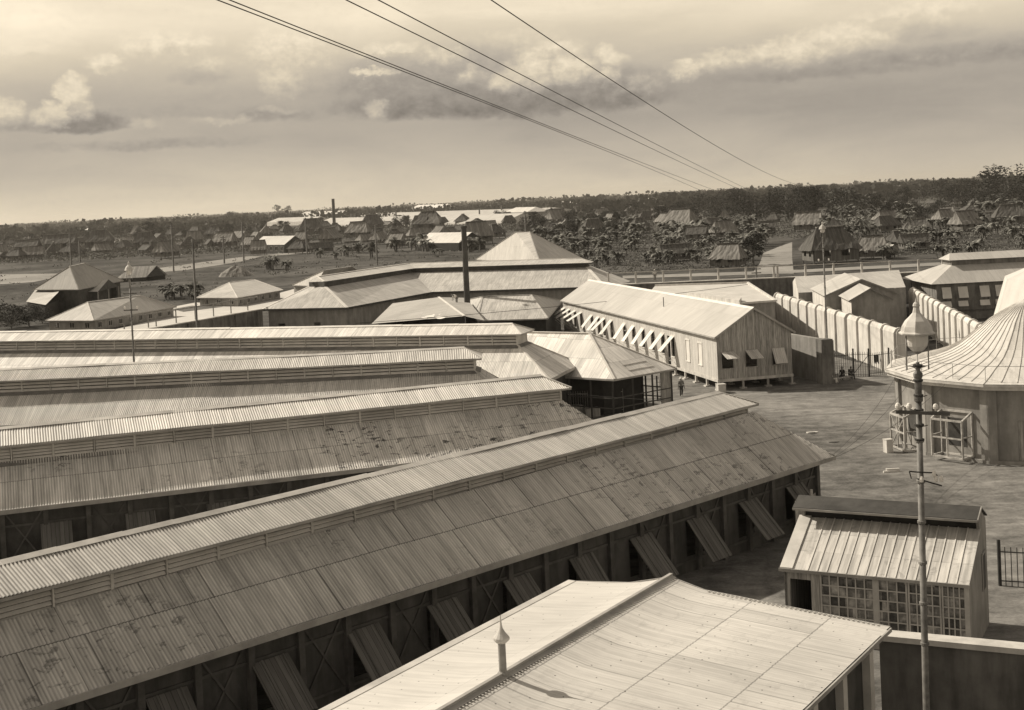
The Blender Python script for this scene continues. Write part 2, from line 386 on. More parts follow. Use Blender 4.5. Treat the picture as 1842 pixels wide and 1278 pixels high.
M = dict(
    roofA=m_roof('aged corrugated iron', .58, .10, .85, 2.3, .62, .5, .05, dirt=.28, groove_shade=0.2),
    roofAc=m_roof('clerestory iron', .54, .08, .75, 3.0, .25, 0.0, .08, dirt=.2, groove_shade=0.34),
    roofB=m_roof('spotted corrugated iron', .66, .11, .85, 2.3, .5, .85, .05, dirt=.28, groove_shade=0.22),
    roofBc=m_roof('pale clerestory iron', .70, .10, .75, 3.0, .25, 0.0, .09, dirt=.2, groove_shade=0.34),
    roofC=m_roof('grey corrugated iron', .62, .10, .75, 2.3, .35, .25, .06, dirt=.2, groove_shade=0.22),
    roofD=m_roof('light corrugated iron', .72, .13, .75, 2.3, .35, .1, .10, stripe=.15, dirt=.25),
    roofE=m_roof('patched iron', .70, .16, .85, 2.4, .35, .1, .10, stripe=.17, dirt=.2),
    roofL=m_roof('dull iron', .50, .08, .9, 3.2, .2, .15, .06, stripe=.2, dirt=.3),
    roofW=m_roof('whitewashed iron', .56, .06, .95, 2.7, .42, .10, .03, dots=.8, dirt=.16, rough=.7, voff=.9, groove_shade=0.05),
    roofP=m_roof('pale painted iron', .47, .04, .9, 3.5, .12, 0.0, .03, dirt=.12, rough=.65),
    roofG=m_roof('standing seam tin', .55, .10, .62, 1.3, .15, .25, .06, dirt=.35),
    roofR=m_roof('pale seamed tin', .62, .05, .8, 4.0, .10, 0.0, .03, dirt=.15),
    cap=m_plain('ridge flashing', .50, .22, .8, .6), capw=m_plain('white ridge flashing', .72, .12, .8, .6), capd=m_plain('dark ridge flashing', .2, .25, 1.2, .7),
    roofR2=m_roof('smooth pale tin', .60, .02, 3.0, 6.0, .05, 0.0, .0, dirt=.10),
    louvre=m_plain('grey louvre paint', .54, .18, .7, .8), postp=m_plain('pale post paint', .50, .18, 1.0),
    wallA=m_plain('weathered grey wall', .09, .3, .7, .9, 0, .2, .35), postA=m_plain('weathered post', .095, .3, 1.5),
    fascia=m_plain('fascia board', .36, .25, .8), flap=m_boards('shutter boards', .15, .24, .22, .6),
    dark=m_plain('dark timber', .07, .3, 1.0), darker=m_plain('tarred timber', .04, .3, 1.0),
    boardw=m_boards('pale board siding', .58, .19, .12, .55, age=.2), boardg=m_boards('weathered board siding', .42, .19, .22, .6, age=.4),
    white=m_plain('white paint', .72, .10, 1.0, .7), whites=m_plain('stained white paint', .62, .18, 1.0, .8, 0, .2, .25),
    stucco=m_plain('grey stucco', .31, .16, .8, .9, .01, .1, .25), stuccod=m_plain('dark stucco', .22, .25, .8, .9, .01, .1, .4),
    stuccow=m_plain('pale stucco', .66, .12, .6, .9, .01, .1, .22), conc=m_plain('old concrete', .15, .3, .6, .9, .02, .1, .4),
    concw=m_plain('pale concrete', .62, .15, .8, .9, .01, .1, .2),
    iron=m_plain('black iron', .05, .2, 3.0, .5), ironp=m_plain('weathered pale iron', .5, .2, 3.0, .6), irong=m_plain('grey galvanised', .26, .25, 3.0, .5),
    pole=m_plain('painted pole', .18, .35, 5.0, .6, 0, .3, .4), polew=m_plain('wood pole', .12, .3, 2.0), porc=m_plain('porcelain', .75, .05, 2.0, .25),
    thatch=m_boards('nipa thatch', .25, .5, .3, .35, age=.4), thatchd=m_boards('old nipa thatch', .12, .4, .3, .4, age=.4), bamboo=m_boards('bamboo wall', .16, .3, .35, .5),
    leaf=m_leaf('tree leaves', .06), leafb=m_leaf('banana leaves', .13, .75), leafd=m_leaf('dark tree leaves', .034), leaff=m_leaf('far wood leaves', .075, .3),
    bark=m_plain('bark', .12, .3, 2.0), glass=m_glass('dusty glass'),
    skin=m_plain('skin', .22, .1, 3.0), cloth_d=m_plain('dark cloth', .06, .2, 6.0), cloth_w=m_plain('white cloth', .7, .1, 6.0), cloth_g=m_plain('grey cloth', .2, .2, 6.0),
)
def mglobe():
    m, N, b = newmat('frosted globe', .3, .5); b.inputs['Base Color'].default_value = (*C3(.74), 1); b.inputs['Transmission Weight'].default_value = .25
    return m
M['globe'] = mglobe(); M['cagep'] = m_plain('weathered pale timber', .48, .3, 2.5, .8, 0, .15, .35)

# ------------------------------------------------------------------ wall with real openings
def wall(mb, p0, p1, z0, z1, ops=(), th=.2, inward=None):
    """p0->p1 outer face; ops = (s0,s1,zb,zt)"""
    p0 = Vector((p0[0], p0[1], 0)); p1 = Vector((p1[0], p1[1], 0)); L = (p1 - p0).length; ex = (p1 - p0) / L
    n = Vector((-ex.y, ex.x, 0))
    if inward is not None and (Vector((inward[0], inward[1], 0)) - p0).dot(n) < 0: n = -n
    def bx(s0, s1, za, zb):
        if s1 - s0 < 1e-4 or zb - za < 1e-4: return
        a = p0 + ex * s0; b = p0 + ex * s1
        mb.hexa([a + Z * za, b + Z * za, b + n * th + Z * za, a + n * th + Z * za, a + Z * zb, b + Z * zb, b + n * th + Z * zb, a + n * th + Z * zb])
    s = 0
    for (a, b, zb, zt) in sorted(ops):
        bx(s, a, z0, z1); bx(a, b, z0, zb); bx(a, b, zt, z1); s = b
    bx(s, L, z0, z1)
    return p0, ex, -n, L
def fbox(mb, fr, s0, s1, n0, n1, z0, z1):
    p0, ex, n, L = fr
    a = p0 + ex * s0 + n * n0; b = p0 + ex * s1 + n * n0; c = p0 + ex * s1 + n * n1; d = p0 + ex * s0 + n * n1
    mb.hexa([a + Z * z0, b + Z * z0, c + Z * z0, d + Z * z0, a + Z * z1, b + Z * z1, c + Z * z1, d + Z * z1])

# ================================================================== GROUND
def sheet(name, pts, z, mat, kind='structure'):
    mb = MB(); mb.quad(*[Vector((p[0], p[1], z)) for p in pts]); o = mb.build(name, mat); o['kind'] = kind; return o
g_field = m_ground('rough grass field', .068, .25, .45, .25, .05)
g_yard = m_ground('trodden yard earth', .185, .8, .28, .17, .02)
g_road = m_ground('pale dirt road', .27, .3, .15, .1)
g_grass = m_ground('mown grass', .13, .6, .25, .1)
g_path = m_plain('bright path', .55, .10, .3)
sheet('ground', [(-9000, -200), (9000, -200), (9000, 12000), (-9000, 12000)], 0, g_field)
sheet('courtyard', [(-70, 20), (75, 20), (75, 128), (40, 142), (36, 160), (30, 190), (-30, 215), (-75, 185)], .006, g_yard)
def gp(pts, h=0): return [W(u, v, h) for u, v in pts]
sheet('road', gp([(1352, 494), (1428, 493), (1425, 465), (1425, 436), (1402, 444), (1373, 456), (1367, 474)]), .05, g_road)
sheet('road', gp([(1120, 502), (1360, 495), (1445, 491), (1700, 478), (1690, 473), (1440, 486), (1362, 489), (1120, 497)]), .08, g_road)
sheet('path', gp([(262, 492), (330, 487), (430, 472), (470, 462), (560, 456), (556, 452), (440, 462), (380, 470), (262, 486)]), .05, g_road)
sheet('path', gp([(0, 512), (60, 508), (140, 492), (0, 494)]), .05, g_road)
sheet('path', gp([(20, 440), (250, 430), (250, 434), (20, 445)]), .05, g_road)
sheet('path', gp([(310, 553), (352, 545), (408, 547), (420, 551), (560, 512), (566, 515), (470, 560), (300, 592), (200, 595), (312, 568)]), .06, g_path)
sheet('grass', gp([(310, 557), (345, 551), (400, 553), (330, 562)]), .09, g_grass)

# ================================================================== RADIAL SHEDS
def shed(name, label, ra, rb, hr, w0, w1, ext, run, m, near_detail, bay=2.35, k=1.0, scal=(1.0, 1.0), flaps=None, corr=True, dirfix=0.0):
    a = W(*ra, hr); b = W(*rb, hr); d = Vector((b.x - a.x, b.y - a.y, 0)); L0 = d.length; d /= L0
    n = Vector((d.y, -d.x, 0))
    if n.y > 0: n = -n
    L = L0 + ext
    T = thing(name, Vector((a.x, a.y, 0)), label, 'shed', 'long radiating prison sheds', math.atan2(d.y, d.x))
    a0 = Vector((a.x, a.y, 0))
    def P(s, t, h): return a0 + d * s + n * t + Z * h
    he = hr - 4.0 * scal[1]; hce = hr - .8 * k; hlb = hr - 1.85 * k; hl = hlb + .0
    ct = 1.95 * k; wt = 1.42 * k
    def wd(s): return w0 + (w1 - w0) * max(0, s) / L0
    pan = (lambda mb, *q: mb.corr(*q)) if corr else (lambda mb, *q: mb.panel(*q))
    e0 = -run; c0 = -1.55 * k; q0 = -1.0 * k      # end of eave, clerestory eave end, clerestory wall end
    # lower roof
    mb = MB()
    for sg in (1, -1):
        pts = (P(e0, sg * wd(0), he), P(L, sg * wd(L), he), P(L, sg * wt, hlb), P(q0, sg * wt, hlb))
        (pan if sg > 0 else lambda mb_, *q: mb_.panel(*q))(mb, *pts)
    pan(mb, P(e0, wd(0), he), P(e0, -wd(0), he), P(q0, -wt, hlb), P(q0, wt, hlb))
    mb.quad(P(L, wd(L), he), P(L, -wd(L), he), P(L, -wt, hlb), P(L, wt, hlb))
    mb.build('lower_roof', m[0], T)
    # clerestory roof
    mb = MB()
    pan(mb, P(c0, ct, hce), P(L, ct, hce), P(L, 0, hr), P(0, 0, hr))
    mb.panel(P(c0, -ct, hce), P(L, -ct, hce), P(L, 0, hr), P(0, 0, hr))
    pan(mb, P(c0, ct, hce), P(c0, -ct, hce), P(0, 0, hr))
    mb.build('clerestory_roof', m[1], T)
    # ridge cap, broken into lengths
    mb = MB(); s = -.12
    while s < L:
        e = min(L, s + random.uniform(2.2, 3.0)); z = .035 + random.uniform(0, .03)
        for sg in (1, -1):
            q = [P(s, 0, hr + z + .01), P(e + .05, 0, hr + z), P(e + .05, sg * .30, hr - .125 + z), P(s, sg * .30, hr - .125 + z + .008)]
            mb.quad(*q)
        s = e
    if not near_detail: pass
    for sg in (1, -1):
        mb.bar(P(0, 0, hr + .03), P(c0, sg * ct, hce + .03), .16, .03)
    mb.build('ridge_cap', m[2], T)
    # hip caps on the lower roof
    for sg in (1, -1):
        mb = MB(); mb.bar(P(q0, sg * wt, hlb + .03), P(e0, sg * wd(0), he + .03), .20, .04); mb.build('hip_cap', m[3], T)
    # flashing at the foot of the louvres
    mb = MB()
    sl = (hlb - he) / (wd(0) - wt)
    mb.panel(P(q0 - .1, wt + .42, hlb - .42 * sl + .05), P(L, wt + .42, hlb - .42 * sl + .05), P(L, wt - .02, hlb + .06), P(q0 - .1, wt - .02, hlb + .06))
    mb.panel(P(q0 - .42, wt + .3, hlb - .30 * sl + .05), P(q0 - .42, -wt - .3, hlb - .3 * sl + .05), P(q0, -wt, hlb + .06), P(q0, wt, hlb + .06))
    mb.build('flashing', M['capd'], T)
    # fascias and gutters
    mb = MB()
    mb.bar(P(e0 - .03, wd(0) + .04, he - .10), P(L, wd(L) + .04, he - .10), .06, .26)
    mb.bar(P(e0 - .03, wd(0) + .06, he - .10), P(e0 - .03, -wd(0), he - .10), .06, .26)
    mb.bar(P(c0, ct - .05, hce - .07), P(L, ct - .05, hce - .07), .05, .12)
    mb.bar(P(c0 + .05, ct - .05, hce - .07), P(c0 + .05, -ct, hce - .07), .05, .12)
    mb.build('fascia', M['fascia'], T)
    # clerestory: louvre bays and posts on the near side and the hub end
    top = hce + .12 * k; nb = int(L / bay)
    for i in range(nb):
        s0 = q0 + i * bay; s1 = s0 + bay
        big = i % 2 == 0
        pm = MB(); pw = .13 if big else .07
        pm.bar(P(s0 + .07, wt + .03, hlb + .02), P(s0 + .07, wt + .03, top), pw, .12, up=n)
        pm.build('clerestory_post', M['postp'], T)
        lm = MB(); nsl = 6 if near_detail else 4
        for j in range(nsl):
            z = hlb + .06 + (top - hlb - .06) * j / nsl; dz = (top - hlb - .06) / nsl
            lm.quad(P(s0 + .14, wt + .07, z), P(s1, wt + .07, z), P(s1, wt - .03, z + dz * .60), P(s0 + .14, wt - .03, z + dz * .60))
            lm.quad(P(s0 + .14, wt + .07, z - .02), P(s1, wt + .07, z - .02), P(s1, wt + .07, z), P(s0 + .14, wt + .07, z))
        lm.build('louvre', M['louvre'], T)
    mb = MB()
    mb.hexa([P(q0, -wt, hlb - .1), P(L, -wt, hlb - .1), P(L, -wt + .08, hlb - .1), P(q0, -wt + .08, hlb - .1), P(q0, -wt, top), P(L, -wt, top), P(L, -wt + .08, top), P(q0, -wt + .08, top)])
    mb.hexa([P(q0, -wt, hlb - .1), P(q0, wt, hlb - .1), P(q0 + .06, wt, hlb - .1), P(q0 + .06, -wt, hlb - .1), P(q0, -wt, top), P(q0, wt, top), P(q0 + .06, wt, top), P(q0 + .06, -wt, top)])
    mb.hexa([P(L - .1, -wd(L) + .4, 0), P(L - .1, wd(L) - .4, 0), P(L, wd(L) - .4, 0), P(L, -wd(L) + .4, 0), P(L - .1, -wt, hlb), P(L - .1, wt, hlb), P(L, wt, hlb), P(L, -wt, hlb)])
    mb.build('clerestory_wall', M['louvre'], T)
    # walls below
    over = .75; wb = lambda s: wd(s) - over
    pts_n = (P(e0 + over, wb(0), 0), P(L, wb(L), 0)); sb = 4.7
    ops = []; fl = flaps or []
    Ln = (pts_n[1] - pts_n[0]).length
    for s in fl: ops.append((s, s + 1.5, .85, 2.75))
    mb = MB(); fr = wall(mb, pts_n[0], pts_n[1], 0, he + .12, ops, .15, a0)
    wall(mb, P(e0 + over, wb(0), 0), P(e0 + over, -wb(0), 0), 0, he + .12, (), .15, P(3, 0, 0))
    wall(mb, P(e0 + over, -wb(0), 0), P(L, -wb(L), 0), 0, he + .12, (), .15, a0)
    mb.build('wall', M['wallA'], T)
    if near_detail:
        pm = MB(); s = .1
        while s < Ln - .3:
            fbox(pm, fr, s, s + .28, 0, .22, 0, he + .05); s += 2.35
        # cross braces between the posts
        s = .1; k_ = 0
        while s < Ln - 2.5:
            if not any(abs(s + 1.2 - (q + .75)) < 1.2 for q in fl):
                A = fr[0] + fr[1] * (s + .28) + fr[2] * .05; B = fr[0] + fr[1] * (s + 2.35) + fr[2] * .05
                pm.bar(A + Z * .6, B + Z * (he - .3), .09, .05, up=fr[2]); pm.bar(A + Z * (he - .3), B + Z * .6, .09, .05, up=fr[2])
            s += 2.35
        fbox(pm, fr, 0, Ln, .0, .07, 2.85, 2.97); fbox(pm, fr, 0, Ln, 0, .07, .55, .67)
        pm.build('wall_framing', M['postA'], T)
        for s in fl:
            fm = MB(); A = fr[0] + fr[1] * (s - .1) + fr[2] * .12 + Z * 2.82; ang = R(42 + random.uniform(-4, 5)); ln = 2.55
            o = fr[2] * (math.sin(ang) * ln) - Z * (math.cos(ang) * ln); B = A + fr[1] * 1.7
            th = (fr[2] * math.cos(ang) + Z * math.sin(ang)) * .05
            fm.hexa([A, B, B + o, A + o, A + th, B + th, B + o + th, A + o + th])
            for q in (.25, 1.25): 
                fm.bar(A + fr[1] * q + th * 1.5, A + fr[1] * q + o + th * 1.5, .07, .04, up=th)
            fm.build('shutter', M['flap'], T)
    return T, P

# A's shutters: distance along the near wall, from the yard end
def along(ua, va, h, P0, dr):  # helper to place by picture column on a wall line
    p = V(ua, va, P0, dr); return (Vector((p.x, p.y, 0)) - Vector((P0[0], P0[1], 0))).dot(Vector((dr[0], dr[1], 0)))
aA = W(1290, 705, 8); bA = W(0, 1010, 8); dA = Vector((bA.x - aA.x, bA.y - aA.y, 0)).normalized(); nA = Vector((-dA.y, dA.x, 0))
if nA.y > 0: nA = -nA
pA = Vector((aA.x, aA.y, 0)) + nA * 4.9 - dA * 3.0
fl = []
for (u, v) in ((1440, 890), (1360, 915), (1272, 942), (1176, 975), (1074, 1012), (962, 1055), (833, 1090), (697, 1140), (535, 1190), (355, 1255)):
    fl.append(along(u, v, 0, pA, dA))
fl = [max(.6, s) for s in fl]; print('flaps', [round(x, 2) for x in fl])
flo = []
for s in sorted(fl):
    if not flo or s - flo[-1] > 1.7: flo.append(s)
shed('prison_shed', 'nearest long shed, grey patched iron roof with propped board shutters along its dark wall', (1290, 705), (0, 1010), 8, 5.65, 4.55, 14, 3.75,
     (M['roofA'], M['roofAc'], M['cap'], M['capd']), True, flaps=flo)
shed('prison_shed', 'second long shed from the front, roof spotted with black patches', (970, 675), (0, 770), 8, 5.2, 4.9, 12, 3.6,
     (M['roofB'], M['roofBc'], M['cap'], M['cap']), True, flaps=[6.0 + 4.7 * i for i in range(9)])
shed('prison_shed', 'third long shed from the front, mostly hidden, grey ridge with a shaded lower roof', (833, 625), (0, 664), 8, 5.2, 5.2, 14, 3.6,
     (M['roofC'], M['roofBc'], M['cap'], M['cap']), False)
shed('prison_shed', 'farthest of the four long sheds, bright roof with a dark hipped right end', (920, 582), (0, 597), 8.9, 5.2, 5.2, 25, 5.0,
     (M['roofD'], M['roofD'], M['capw'], M['capw']), False, corr=False, scal=(1, 1.1))

# ================================================================== FOREGROUND WHITE-ROOFED BUILDING
def foreground():
    a = W(1205, 1038, 7.2); b = W(905, 1215, 7.2); d = Vector((b.x - a.x, b.y - a.y, 0)).normalized()
    n = Vector((-d.y, d.x, 0))
    if n.x < 0: n = -n                      # to the right
    n = (Matrix.Rotation(R(-1.5), 3, 'Z') @ n)
    pr = V(1269, 1068, a, n); pr.z += .10; er = V(1600, 1128, a, n); pl = V(1140, 1050, a, n); elf = V(1035, 1046, a, n)
    print('fg', a, pr, er, pl, elf)
    L = 34
    T = thing('workshop_building', Vector((a.x, a.y, 0)), 'nearest building, whitewashed low iron roof with a small ventilator pipe on its ridge', 'building')
    up = Vector((0, 0, 0))
    def X(p, s): return Vector(p) + d * s
    zr = er.z; zl = elf.z
    m1 = MB(); fr_ = (er - a); prof_ = [(0, 0), (.05, -.10), (.11, -.20), (.17, -.285), (.26, -.345), (.38, -.39), (.55, -.455), (.78, -.54), (1, er.z - a.z)]; q_ = []
    for t_, z_ in prof_: q_.append(Vector((a.x + fr_.x * t_, a.y + fr_.y * t_, a.z + z_)))
    acc = 0; du = [0]
    for i_ in range(1, len(q_)): acc += (q_[i_] - q_[i_ - 1]).length; du.append(acc)
    for i_ in range(len(q_) - 1):
        A_, B_ = q_[i_], q_[i_ + 1]; m1.quad(X(B_, 0), X(B_, L), X(A_, L), X(A_, 0), uv=[(0, acc - du[i_ + 1]), (L, acc - du[i_ + 1]), (L, acc - du[i_]), (0, acc - du[i_])], smooth=True)
    pr = q_[3]
    m2 = MB(); fl_ = (elf - a); ql_ = [Vector((a.x + fl_.x * t_, a.y + fl_.y * t_, a.z + z_)) for t_, z_ in ((0, 0), (.08, -.10), (.18, -.21), (.30, -.32), (.42, -.40), (.6, -.48), (.8, -.56), (1, elf.z - a.z))]
    acc = 0; du = [0]
    for i_ in range(1, len(ql_)): acc += (ql_[i_] - ql_[i_ - 1]).length; du.append(acc)
    for i_ in range(len(ql_) - 1):
        A_, B_ = ql_[i_], ql_[i_ + 1]; m2.quad(X(B_, 0), X(B_, L), X(A_, L), X(A_, 0), uv=[(0, acc - du[i_ + 1]), (L, acc - du[i_ + 1]), (L, acc - du[i_]), (0, acc - du[i_])], smooth=True)
    pl = ql_[4]
    o = m1.build('roof_slope', M['roofW'], T)
    bm = bmesh.new(); bm.from_mesh(o.data); bmesh.ops.remove_doubles(bm, verts=bm.verts, dist=.001); bm.to_mesh(o.data); bm.free(); o = m2.build('roof_slope', M['roofW2'], T)
    bm = bmesh.new(); bm.from_mesh(o.data); bmesh.ops.remove_doubles(bm, verts=bm.verts, dist=.001); bm.to_mesh(o.data); bm.free()
    mb = MB(); 
    mb.bar(X(a, -.1) + Z * .05, X(a, L) + Z * .05, .12, .10)
    for sg, q in ((1, pr), (-1, pl)):
        k = (Vector(q) - a).normalized()
        mb.quad(X(a, -.1) + Z * .05, X(a, L) + Z * .05, X(a + k * .21, L) + Z * .03, X(a + k * .21, -.1) + Z * .03)
    mb.build('ridge_cap', M['fascia'], T)
    mb = MB(); s = .1            # scalloped corrugation ends showing beside the ridge cap, right side
    k = (pr - a).normalized(); kk = k
    while s < L:
        mb.bar(X(a + k * .22, s) + Z * .012, X(a + k * .28, s) + Z * .012, .05, .015); s += .15
    mb.build('corrugation_end', M['cap'], T)
    mb = MB()    # rake and eave trims
    mb.bar(X(er, -.04) - Z * .06, X(pr, -.04) - Z * .06, .06, .12); mb.bar(X(pr, -.04) - Z * .06, X(a, -.04) - Z * .06, .06, .12)
    mb.bar(X(pl, -.04) - Z * .06, X(a, -.04) - Z * .06, .06, .12); mb.bar(X(elf, -.04) - Z * .06, X(pl, -.04) - Z * .06, .06, .12)
    mb.bar(X(er, 0) + n * .05 - Z * .08, X(er, L) + n * .05 - Z * .08, .05, .12)
    mb.build('fascia', M['fascia'], T)
    mb = MB(); mb.bar(X(elf, 0) - n * .14 - Z * .05, X(elf, L) - n * .14 - Z * .05, .30, .14)
    mb.build('gutter', M['cap'], T)
    mb = MB(); s = .2
    while (pr + (er - pr).normalized() * s - er).length > .3 and s < 12:    # row of corrugation ends along the far rake
        p = pr + (er - pr).normalized() * s; mb.bar(p + d * .05 + Z * .02, p + d * .14 + Z * .02, .06, .02); s += .16
    mb.build('rake_cleat', M['cap'], T)
    # walls
    mb = MB(); P0 = X(er, .3) - n * .7; P1 = X(er, L) - n * .7
    fr = wall(mb, P0, P1, 0, er.z - .08, [(1.2 + 2.4 * i, 2.3 + 2.4 * i, .9, 3.8) for i in range(12)], .2, a)
    Q0 = X(elf, .3) + n * .5; Q1 = X(elf, L) + n * .5
    wall(mb, Q0, Q1, 0, elf.z - .1, (), .2, a); wall(mb, Q0, P0, 0, min(elf.z, er.z) - .1, (), .2, X(a, 5)); 
    mb.build('wall', M['wallA'], T)
    pm = MB()
    for i in range(14): fbox(pm, fr, .0 + 2.4 * i, .35 + 2.4 * i, 0, .25, 0, er.z - .15)
    pm.build('wall_post', M['louvre'], T)
    # ventilator
    p = V(905, 1214, a, d); top = D(899, 1108, p.y)
    Hh = top.z - p.z; t = thing('roof_ventilator', Vector((p.x, p.y, p.z)), 'round metal vent pipe with a pointed cap on the white roof ridge', 'vent pipe')
    r = .105
    mb = MB(); mb.lathe(Vector((p.x, p.y, p.z - .05)), [(r * 1.6, 0), (r * 1.5, .1), (r * 1.02, .16), (r, Hh * .6)], 14); mb.build('pipe', M['irong'], t)
    mb = MB(); mb.lathe(Vector((p.x, p.y, p.z + Hh * .6 - .02)), [(r * 1.3, -.07), (r * 2.2, .02), (r * 2.15, .08), (r * 1.2, .20), (r * .55, .32), (r * .3, .42), (.012, Hh * .42)], 14); mb.build('cap', M['ironp'], t)
    return a, d, n, er
M['roofW2'] = m_roof('whitewashed iron left', .56, .03, .95, 2.7, .10, 0.0, .02, dots=.7, dirt=.12, rough=.7)
fa, fd, fn, fer = foreground()

# ================================================================== WALL AT LOWER RIGHT
def right_wall():
    a = W(1597, 1134, 5.6); b = W(1842, 1157, 5.6); d = (b - a).normalized(); n = Vector((d.y, -d.x, 0))
    if n.y > 0: n = -n
    a = a - d * .2; e = a + d * 22
    T = thing('yard_wall', Vector((a.x, a.y, 0)), 'dark stained masonry wall with pale coping beside the white roof', 'wall')
    mb = MB(); th = .55
    mb.hexa([Vector((p.x, p.y, z)) for z in (0, 5.42) for p in (a + n * .5, e + n * .5, e + n * .05, a + n * .05)]); mb.build('masonry', M['conc'], T)
    mb = MB(); mb.hexa([Vector((p.x, p.y, z)) for z in (5.42, 5.6) for p in (a + n * .6, e + n * .6, e - n * .05, a - n * .05)]); mb.build('coping', M['concw'], T)
    return
right_wall()

# ================================================================== GLASS-FRONTED SHED
def glass_shed():
    a = W(1410, 1022, 3.2); b = W(1742, 1052, 3.2); d = Vector((b.x - a.x, b.y - a.y, 0)); L = d.length; d /= L
    n = Vector((-d.y, d.x, 0))
    if n.y < 0: n = -n                     # to the rear
    T = thing('glazed_shed', Vector((a.x, a.y, 0)), 'small shed with a many-paned glass front and ribbed tin lean-to roof', 'shed')
    a0 = Vector((a.x, a.y, 0))
    def P(s, t, z): return a0 + d * s + n * t + Z * z
    he = 3.2; hs = 4.75; dep = 3.3; dep2 = 5.0
    mb = MB(); mb.panel(P(-.15, -.1, he), P(L + .05, -.1, he), P(L + .05, dep, hs), P(-.15, dep, hs)); mb.build('lower_roof', M['roofG'], T)
    mb = MB(); nr = 18
    k = Vector(P(0, dep, hs) - P(0, -.1, he)).normalized()
    for i in range(1, nr):
        s = .25 + i * (L - .3) / nr
        if i < 2: continue
        mb.bar(P(s, -.1, he + .01), P(s, dep, hs + .01), .05, .05)
    mb.build('roof_batten', M['roofR'], T)
    mb = MB(); mb.hexa([P(-.15, -.12, he + .01), P(.42, -.12, he + .01), P(.42, dep, hs + .01), P(-.15, dep, hs + .01), P(-.15, -.12, he + .07), P(.42, -.12, he + .07), P(.42, dep, hs + .07), P(-.15, dep, hs + .07)])
    mb.build('roof_board', M['louvre'], T)
    # monitor: open dark band and small dark roof
    mb = MB(); zt = 5.35
    mb.hexa([P(.1, dep + .1, 4.4), P(L - .1, dep + .1, 4.4), P(L - .1, dep + .25, 4.4), P(.1, dep + .25, 4.4), P(.1, dep + .1, zt), P(L - .1, dep + .1, zt), P(L - .1, dep + .25, zt), P(.1, dep + .25, zt)])
    mb.build('monitor_wall', M['darker'], T)
    mb = MB()
    zf = 5.28; zb = 5.62
    mb.hexa([P(-.25, dep - .75, zf), P(L + .05, dep - .75, zf), P(L + .05, dep + .35, zb), P(-.25, dep + .35, zb), P(-.25, dep - .75, zf + .06), P(L + .05, dep - .75, zf + .06), P(L + .05, dep + .35, zb + .06), P(-.25, dep + .35, zb + .06)])
    mb.hexa([P(-.25, dep + .35, zb), P(L + .05, dep + .35, zb), P(L + .05, dep2 + .2, 4.9), P(-.25, dep2 + .2, 4.9), P(-.25, dep + .35, zb + .06), P(L + .05, dep + .35, zb + .06), P(L + .05, dep2 + .2, 4.96), P(-.25, dep2 + .2, 4.96)])
    mb.build('upper_roof', M['dark'], T)
    mb = MB(); mb.bar(P(-.25, dep - .77, zf - .02), P(L + .05, dep - .77, zf - .02), .05, .10); mb.bar(P(-.2, -.14, he - .05), P(L + .08, -.14, he - .05), .05, .14)
    mb.bar(P(L + .06, dep - .75, zf), P(L + .06, dep + .35, zb), .05, .12); mb.build('fascia', M['fascia'], T)
    # end wall polygon, right
    def endw(s, sg):
        mb = MB(); pr = [(0, 0), (dep2, 0), (dep2, 4.85), (dep + .35, 5.58), (dep - .3, 5.30), (dep, hs - .05), (0, he - .05)]
        A = [P(s, t, z) for t, z in pr]; B = [P(s + .12 * sg, t, z) for t, z in pr]
        mb.quad(*A); mb.quad(*B[::-1])
        for i in range(len(A)):
            j = (i + 1) % len(A); mb.quad(A[i], B[i], B[j], A[j])
        return mb
    endw(L - .12, 1).build('end_wall', M['stucco'], T); endw(0, 1).build('end_wall', M['boardg'], T)
    mb = MB(); mb.hexa([P(L, 3.55, 1.9), P(L + .03, 3.55, 1.9), P(L + .03, 4.35, 1.9), P(L, 4.35, 1.9), P(L, 3.55, 3.5), P(L + .03, 3.55, 3.5), P(L + .03, 4.35, 3.5), P(L, 4.35, 3.5)])
    mb.build('side_window', M['dark'], T)
    mb = MB(); mb.bar(P(L + .04, 3.5, 3.55), P(L + .04, 4.4, 3.55), .06, .08); mb.bar(P(L + .04, 3.5, 1.9), P(L + .04, 3.5, 3.55), .05, .05); mb.build('window_frame', M['fascia'], T)
    mb = MB(); wall(mb, P(0, dep2, 0), P(L, dep2, 0), 0, 4.85, (), .12, P(2, 0, 0)); mb.build('back_wall', M['boardg'], T)
    # front: door bay then glazing
    mb = MB(); fr = wall(mb, P(0, 0, 0), P(1.65, 0, 0), 0, he - .08, [(.25, 1.2, 0, 2.75)], .10, P(1, 3, 0)); mb.build('front_boards', M['boardg'], T)
    mb = MB(); dd = MB()
    x = 1.65; gl = MB(); gl.quad(P(1.65, .06, .0), P(L - .15, .06, .0), P(L - .15, .06, he - .08), P(1.65, .06, he - .08)); gl.build('glazing', M['glass'], T)
    segs = [(1.65, 4.35, 6), (4.5, 5.95, 3), (6.0, 7.45, 3), (7.5, L - .15, None)]
    segs = [(1.65, 3.95, 6), (4.15, 5.35, 3), (5.45, 6.75, 4), (6.85, L - .15, 4)]
    for (s0, s1, c) in segs:
        for i in range(c + 1):
            s = s0 + (s1 - s0) * i / c; mb.bar(P(s, .0, .0), P(s, .0, he - .08), .05 if 0 < i < c else .07, .06, up=n)
        for z in (.35, .8, 1.25, 1.7, 2.15, 2.6): mb.bar(P(s0, -.005, z), P(s1, -.005, z), .045, .05)
    for s in (4.05, L - .08): mb.bar(P(s, .0, 0), P(s, .0, he - .08), .17, .08, up=n)
    mb.build('glazing_bars', M['postp'], T)
    return
glass_shed()

